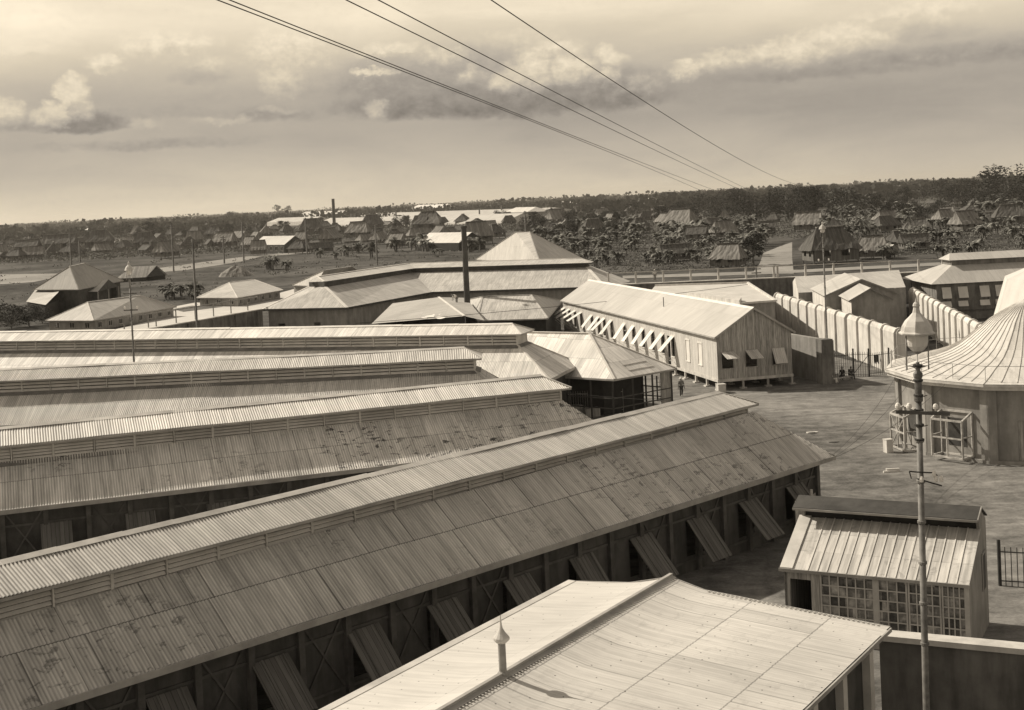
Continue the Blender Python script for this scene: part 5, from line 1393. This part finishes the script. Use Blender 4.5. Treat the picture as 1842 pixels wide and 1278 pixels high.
def huts():
    out = []
    for k, (wx, wy, he, hr, hip, mat) in enumerate(((8, 6, 2.6, 6.4, 1.6, 'thatch'), (9.5, 6.5, 3.0, 7.2, 2.6, 'thatchd'), (7, 5.5, 2.4, 6.0, .6, 'thatch'), (6, 6, 2.4, 5.6, 2.4, 'thatchd'), (11, 6.5, 3.2, 6.6, 0, 'thatchd'))):
        T = bpy.data.objects.new('nipa_hut', None); col.objects.link(T); TM[T.name] = Matrix.Identity(4); mb = MB()
        x, y = wx / 2 + .6, wy / 2 + .6
        c = [Vector((-x, -y, he)), Vector((x, -y, he)), Vector((x, y, he)), Vector((-x, y, he))]; r0 = Vector((-x + hip, 0, hr)); r1 = Vector((x - hip, 0, hr + .1))
        th = Z * -.25
        rgh = random.Random(k + 40)
        def rag(a, b, c_, d_, nu=14, nv=5):
            ex = (b - a).normalized(); nn = ex.cross(d_ - a).normalized(); nn = nn if nn.z > 0 else -nn; grid = []
            for j in range(nv + 1):
                row = []
                for i in range(nu + 1):
                    p = lerp(lerp(a, b, i / nu), lerp(d_, c_, i / nu), j / nv)
                    edge = i in (0, nu) or j == nv
                    p = p + nn * (0 if edge else rgh.uniform(-.10, .10)) - nn * (.16 * math.sin(math.pi * j / nv) if not edge else 0)
                    if j == 0: p = p - Z * rgh.uniform(0, .28)
                    row.append(p)
                grid.append(row)
            for j in range(nv):
                for i in range(nu):
                    q = (grid[j][i], grid[j][i + 1], grid[j + 1][i + 1], grid[j + 1][i]); mb.quad(*q, uv=[((v - a).dot(ex), (v - a).dot(nn.cross(ex))) for v in q])
        rag(c[0], c[1], r1, r0); rag(c[2], c[3], r0, r1); rag(c[1], c[2], r1, r1, 8); rag(c[3], c[0], r0, r0, 8)
        mb.build('roof', M[mat], T)
        mb = MB(); mb.bar(r0 + Z * .1, r1 + Z * .1, .7, .25); mb.build('ridge_thatch', M['thatchd' if mat == 'thatch' else 'thatch'], T)
        mb = MB(); X, Y = wx / 2, wy / 2; z0 = .9
        P = [(-X, -Y), (X, -Y), (X, Y), (-X, Y)]
        for i in range(4):
            L = wx if i % 2 == 0 else wy; wall(mb, P[i], P[(i + 1) % 4], z0, he + .3, [(L * .2, L * .38, z0 + .7, he - .1), (L * .62, L * .8, z0 + .7, he - .1)], .1, (0, 0))
        mb.hexa([Vector((a, b, z)) for z in (z0 - .15, z0) for a, b in P])
        for a, b in P + [(0, -Y), (0, Y)]: mb.bar(Vector((a * .97, b * .97, 0)), Vector((a * .97, b * .97, z0)), .2)
        mb.build('wall', M['bamboo'], T); out.append(T)
    return out
HT = huts()
used = set()
def place(tmpl, loc, rz, s, label, cat, group):
    sc_ = (s, s, s) if not isinstance(s, tuple) else s
    if tmpl.name not in used:
        used.add(tmpl.name); o = tmpl; o.location = loc; o.rotation_euler = (0, 0, rz); o.scale = sc_
    else: o = dup(tmpl, loc, rz, sc_)
    tag(o, label, cat, group); return o

# ---- village huts: (u, base v, width px, template, rotation deg)
HL = [(1200, 418, 58, 4, 12), (1205, 418, 1, 0, 0)][:1]
hut_px = [(1068, 424, 44, 1, 15, 'thatched house left of the banana grove with a broad roof'), (1150, 420, 36, 3, 20, 'square thatched hut with a pale ridge above the banana grove'), (1225, 418, 60, 0, -35, 'steep gabled thatched house above the middle of the banana grove'),
          (1002, 405, 38, 2, 30, 'thatched hut right of the pyramid roof'), (990, 425, 34, 3, 0, 'low thatched hut just right of the pyramid roof'), (1302, 430, 46, 0, 10, 'thatched hut left of the road end with a pale eave'), (1310, 482, 62, 0, -28, 'large thatched hut with a lean-to beside the bright road'),
          (1215, 470, 56, 4, 6, 'long low thatched shed behind the outer wall railing'), (1494, 474, 96, 1, 8, 'large dark thatched house right of the road'), (1570, 466, 60, 0, -20, 'dark thatched house behind the gatehouse'), (1612, 447, 40, 3, 35, 'pyramid-roofed thatched hut near the bananas at right'),
          (1645, 450, 44, 4, 5, 'thatched hut with a pale ridge among the bananas at right'), (1375, 420, 40, 4, 0, 'wide thatched hut beneath the big trees'), (1700, 405, 40, 0, 20, 'thatched hut high among the bananas at right'), (1815, 405, 55, 1, -10, 'thatched house at the far right edge'),
          (858, 440, 58, 0, 15, 'tall grey-roofed hut right of the iron chimney'), (890, 430, 34, 3, 40, 'pyramid-roofed hut just right of the iron chimney'), (772, 417, 54, 1, -15, 'large thatched house behind the chimney smoke'), (710, 437, 32, 3, 10, 'small thatched hut in the row left of the chimney'),
          (560, 425, 46, 1, 10, 'broad hut right of the white-roofed stilt house'), (595, 440, 40, 2, 70, 'dark gabled hut at the field edge, centre left'), (645, 430, 44, 0, -10, 'thatched hut in the middle of the row left of the chimney'), (670, 415, 42, 1, 12, 'broad thatched hut behind the row, left of the chimney'),
          (180, 448, 50, 1, 5, 'broad thatched hut far left beyond the field'), (110, 452, 56, 4, 5, 'long dark thatched hut at far left'), (255, 430, 36, 0, 0, 'pale-topped thatched hut at left'), (262, 448, 44, 1, 8, 'thatched hut behind the ruined hut'), (300, 465, 42, 2, 60, 'dark gabled hut by the tall pole at left'), (350, 440, 34, 0, 12, 'thatched hut right of the tall pole at left'),
          (385, 432, 34, 3, 0, 'small hut above the field path at left'), (50, 455, 44, 4, 0, 'blurred thatched hut at the left edge')]
occ = []
for (u, v, wpx, k, rz, lb) in hut_px:
    p = W(u, v, 0); base_w = (9.2, 10.7, 8.2, 7.2, 12.2)[k]; s = wpx * p.y / 2400 / base_w
    s = max(.7, s)
    place(HT[k], p, R(rz), s, lb, 'hut', 'thatched huts of the village'); occ.append((u, v, wpx))
rng = random.Random(5)
def free(u, v, w_):
    for (a, b, c) in occ:
        if abs(a - u) < (c + w_) * .42 and abs(b - v) < 9: return False
    return True
def hor(u): return 357 - (u - 921) * .0472
zones = [(450, 880, 40, 84, 46), (880, 1200, 36, 66, 26), (0, 450, 42, 70, 34), (1200, 1842, 48, 100, 26)]
side = lambda u: 'left' if u < 450 else 'centre left' if u < 830 else 'centre' if u < 1100 else 'centre right' if u < 1450 else 'right'
fillc = 0
for (u0, u1, a, b, n) in zones:
    t = 0
    while n > 0 and t < 900:
        t += 1; u = rng.uniform(u0, u1); v = hor(u) + rng.uniform(a, b); w_ = 26 * ((v - hor(u)) / 55) + rng.uniform(-3, 6)
        if 1350 < u < 1450 and v > 420: continue
        if not free(u, v, w_): continue
        k = rng.randrange(5); p = W(u, v, 0); s = w_ * p.y / 2400 / (9.2, 10.7, 8.2, 7.2, 12.2)[k]
        lb = 'small thatched hut in the crowded village roofs beyond the prison, ' + side(u) + ' of the photo'
        s = max(.6, s)
        place(HT[k], p, rng.uniform(-.7, .7) + (1.57 if rng.random() < .3 else 0), (s * rng.uniform(.75, 1.25), s * rng.uniform(.8, 1.2), s * rng.uniform(.7, 1.15)), lb, 'hut', 'village huts packed together, ' + side(u)); occ.append((u, v, w_)); n -= 1

# ---- pale far buildings
def far_building(u0, u1, v, vtop, label, mats, depth=16, hip=2.0, name='warehouse', ops=0, roofpart=.5, tilt=0.0):
    a = W(u0, v + tilt, 0); b = W(u1, v, 0); dist = (a.y + b.y) / 2; d = (b - a).normalized(); n = Vector((-d.y, d.x, 0)); n = n if n.y > 0 else -n
    um = (u0 + u1) / 2; ht = (v - vtop) * dist / 2400; e = ht * roofpart
    c = [a + Z * e, b + Z * e, b + n * depth + Z * e, a + n * depth + Z * e]; L = (b - a).length
    r0 = a + n * depth / 2 + d * hip + Z * ht; r1 = b + n * depth / 2 - d * hip + Z * ht
    hip_building(name, label, 'building', c, (r0, r1), mats, 0, .3, None, ops, (e * .3, e * .8), 2.0, openb=[0] if ops else [], caps=False, fasc=False, gable=hip <= 0)
mw = (M['roofP'], M['stuccow']); mg = (M['roofPy'], M['stucco'])
far_building(560, 905, 406, 389, 'front one of two very long white-roofed warehouses beyond the huts', mw, 40, 4, roofpart=.25, tilt=3)
far_building(605, 960, 390, 378, 'rear one of two very long white-roofed warehouses', mw, 60, 4, roofpart=.4, tilt=7)
far_building(480, 560, 405, 391, 'white-roofed factory building left of the long warehouses', mw, 30, 3, roofpart=.45, tilt=2)
far_building(530, 605, 396, 381, 'higher pale gabled factory building under the far chimney', mw, 40, 4, roofpart=.4)
far_building(620, 655, 388, 381, 'small pale far building left of the wooded gap', mw, 20, 3)
far_building(690, 735, 385, 378, 'small pale far building above the long warehouses', mw, 20, 3)
far_building(738, 795, 383, 369, 'pale two-storey far building with a hipped roof above the long warehouses', mg, 30, 8, ops=9)
far_building(905, 948, 391, 374, 'grey hipped building at the right end of the long warehouses', mg, 26, 8, ops=7)
far_building(455, 512, 456, 426, 'stilt house with a white iron roof in the left village', (M['roofP'], M['dark']), 12, 0, 'stilt_house', ops=4)
far_building(996, 1022, 377, 363, 'small square white hip-roofed house, centre right', mw, 18, 6, 'white_house', ops=5)
far_building(1141, 1168, 369, 357, 'small white house with a dark lower wall between trees', mg, 18, 5, 'white_house', ops=5)
far_building(978, 1004, 384, 376, 'low white shed in front of the square white house', mw, 14, 0, 'white_shed')
far_building(1352, 1400, 357, 349, 'low pale far building behind the big trees', mw, 24, 0, 'white_shed')
far_building(1575, 1650, 348, 333, 'large pale hip-roofed building far right near the horizon', mw, 40, 14, 'white_house', ops=9, roofpart=.35)
far_building(1228, 1248, 361, 355, 'low pale far shed between two round trees', mw, 20, 0, 'white_shed')
far_building(750, 826, 452, 420, 'open timber shed with a pale gabled roof at the left of the chimney', (M['roofPy'], M['darker']), 14, 0, 'open_shed', roofpart=.45)
far_building(128, 152, 424, 412, 'tiny pale far house at left below the treeline', mg, 14, 0, 'white_shed')
far_building(1455, 1540, 462, 450, 'pale-eaved verandah in front of the dark thatched house', (M['thatch'], M['darker']), 4, 0, 'verandah', roofpart=.6)
far_building(1568, 1600, 457, 441, 'small pale-roofed lean-to beside the dark thatched houses', mg, 5, 0, 'shed', roofpart=.55)
far_building(1590, 1603, 321.5, 305, 'dark round water tank on the horizon at right', (M['dark'], M['dark']), 12, 4, 'water_tank', roofpart=.7)

# ---- named trees
for i, (u, v, hpx, k, lb) in enumerate(((1447, 392, 62, 1, 'big dark rounded tree right of the road end'), (1418, 396, 50, 4, 'dark spreading tree left of the biggest one'), (1521, 392, 52, 0, 'dark round tree right of the biggest one'), (1211, 372, 24, 4, 'round dark tree beside the small white house'), (1257, 372, 28, 0, 'round dark tree right of the low pale shed'),
        (1330, 385, 38, 1, 'broad dark tree at centre right'), (1360, 400, 44, 4, 'dark tree nearest the road end on its left'), (1690, 362, 40, 0, 'large spreading tree at right before the horizon'), (1740, 358, 44, 1, 'darkest large tree near the right edge'), (1818, 372, 66, 4, 'tall dark tree at the right edge'), (1795, 385, 34, 0, 'lower dark tree at the right edge'), (1060, 398, 24, 0, 'dark round tree among the huts, centre right'),
        (267, 432, 34, 3, 'dark pointed tree at left among the huts'), (228, 425, 26, 4, 'dark tree left of the pointed tree'), (413, 405, 26, 0, 'tree left of the factory buildings'), (500, 388, 20, 3, 'taller tree standing above the left treeline'), (516, 388, 18, 3, 'thin tree beside the one standing above the treeline'), (1355, 478, 52, 3, 'narrow dark tree at the left edge of the bright road'), (1290, 398, 26, 0, 'dark tree behind the huts at centre right'), (1478, 384, 36, 0, 'dark tree behind the road bend'))):
    p = W(u, v, 0); hh = (9, 10, 8, 12, 7)[k]; s = min(hpx * (1.15 if u > 1200 else 1.0), (v - hor(u)) * (1.0 if 1100 < u < 1780 else 9)) * p.y / 2400 / hh
    place(TT[k], p, rng.uniform(0, 6), (s * 1.4, s * 1.3, s), lb, 'tree', 'dark trees in and around the village')
for i in range(190):
    u = rng.uniform(0, 1842) if i < 90 else rng.uniform(950, 1842) if i < 150 else rng.uniform(0, 480); r_ = rng.random(); v = hor(u) + rng.uniform(24, 46) + (rng.uniform(0, 40) if u > 950 and r_ < .5 else 0)
    if 1370 < u < 1450 and v > 425: continue
    p = W(u, v, 0); k = rng.randrange(5); hh = (9, 10, 8, 12, 7)[k]; s = (v - hor(u)) * rng.uniform(.35, .55) * p.y / 2400 / hh
    place(TT[k], p, rng.uniform(0, 6), s, 'small leafy tree between the village roofs, ' + side(u) + ' of the photo', 'tree', 'village trees, ' + side(u))
for i in range(70):
    u = rng.uniform(1180, 1842); v = hor(u) + rng.uniform(20, 62); p = W(u, v, 0); k = rng.choice((1, 3, 4)); hh = (9, 10, 8, 12, 7)[k]; s = min(rng.uniform(18, 40), (v - hor(u)) * 1.0) * p.y / 2400 / hh
    place(TT[k], p, rng.uniform(0, 6), (s * 1.5, s * 1.3, s), 'dense dark crown in the mass of trees behind the right village', 'tree', 'dark tree mass behind the right village')
# bananas
nb = 0
for (u0, u1, a, b, n) in ((960, 1370, 66, 146, 155), (1480, 1842, 60, 146, 100), (560, 900, 84, 98, 16), (290, 355, 148, 156, 9), (450, 520, 100, 112, 5), (1300, 1400, 80, 130, 12)):
    for _ in range(n):
        u = rng.uniform(u0, u1); vv = hor(u) + rng.uniform(a, b)
        if u0 == 960 and vv > 482: vv = hor(u) + rng.uniform(75, 110)
        if u0 == 1480 and (vv > 470 or u < 1560 and vv > 440): vv = hor(u) + rng.uniform(62, 95)
        p = W(u, vv, 0); k = rng.randrange(3)
        place(BT[k], p, rng.uniform(0, 6), rng.uniform(.8, 1.7) * (1.0 if p.y < 300 else p.y / 400), 'tall banana clump with long arching leaves, ' + ('right grove' if u > 1450 else 'middle grove' if u > 940 else 'left field edge'), 'banana plant',
              'banana clumps, ' + ('right grove' if u > 1450 else 'middle grove' if u > 940 else 'left field edge')); nb += 1
for (u, v, s) in ((1555, 440, 1.0), (1640, 425, .9), (1290, 440, .8), (1460, 470, .9)):
    place(PT[rng.randrange(2)], W(u, v, 0), 0, s * .7, 'short dark palm with spreading fronds among the bananas, near ' + {1555: 'the dark thatched house', 1640: 'the upper right huts', 1290: 'the road-side huts', 1460: 'the road bend'}[u], 'palm tree', 'short palms among the bananas')
# dark thicket at lower left
for i, (u, v, h_, lb) in enumerate(((20, 592, 42, 'dark bush at the left edge beyond the sheds'), (52, 588, 40, 'dark bush second from the left edge beyond the sheds'), (-8, 585, 50, 'dark bush cut by the left edge of the photo'), (76, 582, 26, 'small bush next to the left low quarters'))):
    p = W(u, v, 0); s = h_ * p.y / 2400 / 7; place(TT[4], p, i, (s * 1.3, s * 1.2, s), lb, 'bush', 'dark bushes at the left edge')
def mound():
    p = W(425, 497, 0); mb = MB(); rg = random.Random(2); n = 18
    for j in range(4):
        for k in range(n):
            def q(j, k):
                rg2 = random.Random(j * 100 + k % n); a = 2 * math.pi * k / n; r = 5.5 * (1 - j / 4.2) * rg2.uniform(.85, 1.15); return p + Vector((math.cos(a) * r, math.sin(a) * r * .8, 3.4 * (1 - (1 - j / 4) ** 1.6) * rg2.uniform(.9, 1.1) if j else 0))
            mb.quad(q(j, k), q(j, k + 1), q(j + 1, k + 1), q(j + 1, k))
    o = mb.build('brush_heap', M['thatch']); tag(o, 'large heap of cut brush in the field at left', 'heap')
mound()

# ---- far wood: one mass
def wood():
    mb = MB(); rg = random.Random(9); cnt = 0
    for band, (d0, d1, n) in enumerate(((1250, 1800, 700), (1800, 2800, 900), (2800, 4500, 900), (4500, 7000, 500))):
        for _ in range(n):
            t = rg.random(); dist = d0 + (d1 - d0) * t; u = rg.uniform(-120, 1960); x = (u - 921) / 2400 * dist
            hh = rg.uniform(6, 12) * (1 + (.5 if rg.random() < .06 else 0))
            hh *= 1.0 + .28 * (u / 1842) * (dist / 2500)
            w_ = hh * rg.uniform(.8, 1.6) * (dist / 1600) ** .5
            if band == 0 and 450 < u < 1000 and dist < 1700: continue
            for k in range(26):
                v = Vector((rg.gauss(0, .45), rg.gauss(0, .3), rg.random() ** .7)); q = Vector((x + v.x * w_, dist + v.y * w_, v.z * hh))
                s = hh * .17 * rg.uniform(.6, 1.4)
                a = Vector((rg.uniform(-1, 1), rg.uniform(-.5, .5), rg.uniform(-.8, .8))).normalized() * s; b = Vector((-a.z, rg.uniform(-.5, .5), a.x)).normalized() * s * .8
                mb.quad(q - a, q - b, q + a, q + b)
    o = mb.build('distant_wood', M['leaff']); tag(o, 'continuous dark treeline of far-off wood along the horizon', 'wood', None, 'stuff')
wood()
def scrub():
    mb = MB(); rg = random.Random(19)
    for _ in range(11000):
        u = rg.uniform(-20, 1862); y0 = hor(u); lo = 30; hi = 75 if u < 950 else 115
        if 560 < u < 950: hi = 60
        if 960 < u < 1350: hi = 146
        if u > 1480: hi = 138
        v = y0 + rg.uniform(lo, hi)
        if 1360 < u < 1452 and v > 430: continue
        if 470 < u < 960 and v < y0 + 36: continue
        p = W(u, v, 0); s = p.y / 2400 * 5
        for k in range(7):
            q = p + Vector((rg.gauss(0, s * .8), rg.gauss(0, s), rg.uniform(0, s * .9))); z = s * .35
            a = Vector((rg.uniform(-1, 1), rg.uniform(-1, 1), rg.uniform(-.3, 1))).normalized() * z; b = a.cross(Vector((rg.uniform(-1, 1), rg.uniform(-1, 1), .2))).normalized() * z * .5
            mb.quad(q - a, q - b, q + a, q + b)
    for _ in range(900):
        u = rg.uniform(-20, 1000); v = hor(u) + rg.uniform(70, 165) if u < 420 else hor(u) + rg.uniform(84, 118)
        p = W(u, v, 0); s = p.y / 2400 * 2.2 * rg.choice((.6, .8, 1, 1, 2.2))
        for k in range(7):
            q = p + Vector((rg.gauss(0, s * .8), rg.gauss(0, s), rg.uniform(0, s * .6))); z = s * .4
            a = Vector((rg.uniform(-1, 1), rg.uniform(-1, 1), rg.uniform(-.3, 1))).normalized() * z; b = a.cross(Vector((rg.uniform(-1, 1), rg.uniform(-1, 1), .2))).normalized() * z * .5
            mb.quad(q - a, q - b, q + a, q + b)
    o = mb.build('undergrowth', M['leafb']); tag(o, 'tangled low undergrowth filling the ground between village huts', 'undergrowth', None, 'stuff')
scrub()

# ================================================================== PEOPLE
def person(label, base, face, pose, s=1.0, hat=True, top='cloth_d', low='cloth_d'):
    T = thing('person', base, label, 'person', None, face)
    M_ = TM[T.name]
    J = dict(pel=(0, 0, .95), ch=(0, .02, 1.30), ne=(0, .03, 1.48), he=(0, .0, 1.60), ht=(0, 0, 1.70), ls=(-.19, .02, 1.42), rs=(.19, .02, 1.42), le=(-.26, .02, 1.12), re=(.26, .02, 1.12),
             lw=(-.27, -.08, .86), rw=(.27, -.08, .86), lh=(-.09, 0, .9), rh=(.09, 0, .9), lk=(-.11, -.04, .5), rk=(.11, -.02, .5), la=(-.11, .06, .08), ra=(.12, 0, .08), lt=(-.12, -.14, .03), rt=(.13, -.2, .03))
    J.update(pose); rad = dict(pel=.14, ch=.15, ne=.055, he=.10, ht=.085, ls=.065, rs=.065, le=.045, re=.045, lw=.03, rw=.03, lh=.09, rh=.09, lk=.06, rk=.06, la=.042, ra=.042, lt=.035, rt=.035)
    E = [('pel', 'ch'), ('ch', 'ne'), ('ne', 'he'), ('he', 'ht'), ('ch', 'ls'), ('ls', 'le'), ('le', 'lw'), ('ch', 'rs'), ('rs', 're'), ('re', 'rw'), ('pel', 'lh'), ('lh', 'lk'), ('lk', 'la'), ('la', 'lt'), ('pel', 'rh'), ('rh', 'rk'), ('rk', 'ra'), ('ra', 'rt')]
    def skin(name, keys, edges, grow, mat, extra=()):
        me = bpy.data.meshes.new(name); idx = {k: i for i, k in enumerate(keys)}; vs = [Vector(J[k]) * s for k in keys]; ed = [(idx[a], idx[b]) for a, b in edges]; rr = [rad[k] * s + grow for k in keys]
        for (pk, off, r) in extra:
            vs.append((Vector(J[pk]) + Vector(off)) * s); ed.append((idx[pk], len(vs) - 1)); rr.append(r * s)
        me.from_pydata([tuple(v) for v in vs], ed, []); o = bpy.data.objects.new(name, me); col.objects.link(o); o.parent = T; me.materials.append(mat)
        md = o.modifiers.new('skin', 'SKIN'); sb = o.modifiers.new('sub', 'SUBSURF'); sb.levels = sb.render_levels = 1
        for i, r in enumerate(rr): me.skin_vertices[0].data[i].radius = (r, r)
        me.skin_vertices[0].data[0].use_root = True; return o
    fingers = []
    for wk, sg in (('lw', -1), ('rw', 1)):
        for i in range(4): fingers.append((wk, ((i - 1.5) * .018, -.03 - .012 * i, -.15 - .012 * (1.5 - abs(i - 1.5))), .010))
        fingers.append((wk, (-sg * .05, -.05, -.06), .012))
    skin('body', list(rad), E, 0, M['skin'], fingers)
    ks = ['ch', 'pel', 'ls', 'rs', 'le', 're']; skin('shirt', ks, [('pel', 'ch'), ('ch', 'ls'), ('ls', 'le'), ('ch', 'rs'), ('rs', 're')], .022, M[top])
    ks = ['pel', 'lh', 'rh', 'lk', 'rk', 'la', 'ra']; skin('trousers', ks, [('pel', 'lh'), ('lh', 'lk'), ('lk', 'la'), ('pel', 'rh'), ('rh', 'rk'), ('rk', 'ra')], .022, M[low])
    h = M_ @ (Vector(J['ht']) * s)
    if hat: mb = MB(); mb.lathe(h + Z * -.01, [(.20, 0), (.11, .02), (.10, .10), (.04, .13), (0, .13)], 12); mb.build('hat', M['cloth_w'] if hat == 'w' else M['cloth_g'], T)
    else: mb = MB(); mb.lathe(h + Z * -.06, [(.10, 0), (.105, .06), (.07, .12), (0, .14)], 10); mb.build('hair', M['cloth_d'], T)
    return T
sit = dict(pel=(0, 0, .5), ch=(0, -.05, .85), ne=(0, -.08, 1.03), he=(0, -.12, 1.15), ht=(0, -.13, 1.25), ls=(-.19, -.06, .97), rs=(.19, -.06, .97), le=(-.25, -.15, .7), re=(.25, -.15, .7), lw=(-.14, -.40, .6), rw=(.14, -.40, .6),
           lh=(-.1, -.05, .5), rh=(.1, -.05, .5), lk=(-.13, -.45, .52), rk=(.13, -.45, .52), la=(-.13, -.45, .08), ra=(.13, -.5, .08), lt=(-.13, -.62, .03), rt=(.13, -.68, .03))
bend = dict(ch=(0, -.28, 1.15), ne=(0, -.42, 1.22), he=(0, -.52, 1.22), ht=(0, -.60, 1.24), ls=(-.19, -.32, 1.22), rs=(.19, -.32, 1.22), le=(-.22, -.42, .92), re=(.22, -.42, .92), lw=(-.12, -.55, .7), rw=(.12, -.55, .7))
walk = dict(lk=(-.11, -.14, .5), la=(-.11, -.02, .08), lt=(-.11, -.2, .03), rk=(.11, .03, .5), ra=(.11, .22, .12), rt=(.11, .06, .03), lw=(-.27, .06, .88), rw=(.27, -.16, .9))
person('man in dark clothes and pale hat walking on the path beside the barrack', W(1226, 714, 0), R(10), walk, 1.08, 'w', 'cloth_g', 'cloth_d')
person('seated person in white at the foot of the dark wall pier', W(1497, 690, 0), R(60), sit, 1.0, True, 'cloth_w', 'cloth_w')
person('figure in dark clothes seated left of the iron gate', W(1516, 684, 0), R(-30), sit, 1.05, True, 'cloth_d', 'cloth_d')
person('figure in dark clothes seated nearest the iron gate', W(1530, 683, 0), R(20), sit, 1.05, False, 'cloth_d', 'cloth_d')
person('guard in pale uniform standing on the outer wall walkway', W(1179, 506, 4.9 + .14) + Vector((0, .7, 0)), R(0), {}, 1.1, 'w', 'cloth_w', 'cloth_g')
person('man in pale shirt bending on the low workshop roof near the chimney', W(822, 549, 6.0), R(-60), bend, 1.15, True, 'cloth_w', 'cloth_g')
def stuff_bits():
    T = thing('bench', W(1506, 691, 0), 'low dark bench under the people by the gate', 'bench'); p = W(1506, 690, 0); q = W(1534, 684, 0) + Vector((0, .3, 0)); p += Vector((0, .3, 0))
    mb = MB(); mb.bar(p + Z * .42, q + Z * .42, .45, .06); mb.build('seat', M['boardg'], T)
    for t in (.1, .9): mb = MB(); c = lerp(p, q, t); mb.bar(c, c + Z * .39, .3, .08); mb.build('leg', M['boardg'], T)
    def crate(name, lb, u, v, sx, sy, sz, m, rz=.2, lid=True):
        T = thing(name, W(u, v, 0), lb, name.replace('_', ' ')); c = W(u, v, 0)
        mb = MB(); mb.box(c, sx, sy, sz, rz); mb.build('body', m, T)
        mb = MB(); mb.box(c + Z * sz, sx * 1.08, sy * 1.08, .06, rz); mb.build('lid', M['concw'], T)
    crate('stone_block', 'pale square stone block at the near corner of the barrack', 1297, 707, .8, .8, .85, M['concw'])
    crate('wooden_box', 'upright pale box beside the left window cage of the round building', 1598, 814, .55, .5, .95, M['whites'], .3)
    T = thing('plank_pile', W(1604, 850, 0), 'few pale planks lying on the yard in front of the round building', 'planks')
    c = W(1604, 850, 0)
    for (x, y, L, rz, z) in ((0, 0, 1.15, .02, 0), (.15, .45, .8, .1, 0), (.1, .1, .9, -.06, .13)):
        mb = MB(); mb.box(c + Vector((x, y, z)), L, .16, .12, rz); mb.build('plank', M['concw'], T)
    T = thing('drain_cover', W(1459, 778, 0), 'small pale slab set in the yard', 'slab'); mb = MB(); mb.box(W(1461, 779, 0), .9, .35, .08, .1); mb.build('slab', M['concw'], T); mb = MB(); mb.box(W(1461, 779, .08), .5, .2, .05, .1); mb.build('handle', M['conc'], T)
    T = thing('drain_cover', W(1500, 796, 0), 'small dark slab set in the yard nearer the planks', 'slab'); mb = MB(); mb.box(W(1500, 796, 0), .8, .25, .06, .1); mb.build('slab', M['conc'], T); mb = MB(); mb.box(W(1500, 796, .06), .4, .15, .05, .1); mb.build('handle', M['conc'], T)
stuff_bits()
# templates never placed
for t in TT + BT + PT + HT:
    if t.name not in used:
        for ch in list(t.children): bpy.data.objects.remove(ch)
        bpy.data.objects.remove(t)

# ================================================================== HAZE
def haze():
    m = bpy.data.materials.new('haze'); m.use_nodes = True; N = NT(m.node_tree); m.node_tree.nodes.clear()
    pv = N.n('ShaderNodeVolumePrincipled'); pv.inputs['Color'].default_value = (.93, .88, .80, 1); pv.inputs['Density'].default_value = .00007; pv.inputs['Anisotropy'].default_value = .3
    out = N.n('ShaderNodeOutputMaterial'); m.node_tree.links.new(pv.outputs[0], out.inputs['Volume'])
    mb = MB(); x0, x1, y0, y1, z0, z1 = -9100, 9100, -300, 12100, -1.0, 60.0
    mb.hexa([Vector(p) for p in ((x0, y0, z0), (x1, y0, z0), (x1, y1, z0), (x0, y1, z0), (x0, y0, z1), (x1, y0, z1), (x1, y1, z1), (x0, y1, z1))])
    o = mb.build('haze', m); tag(o, 'pale warm haze lying over the whole plain', 'haze', None, 'stuff')
haze()
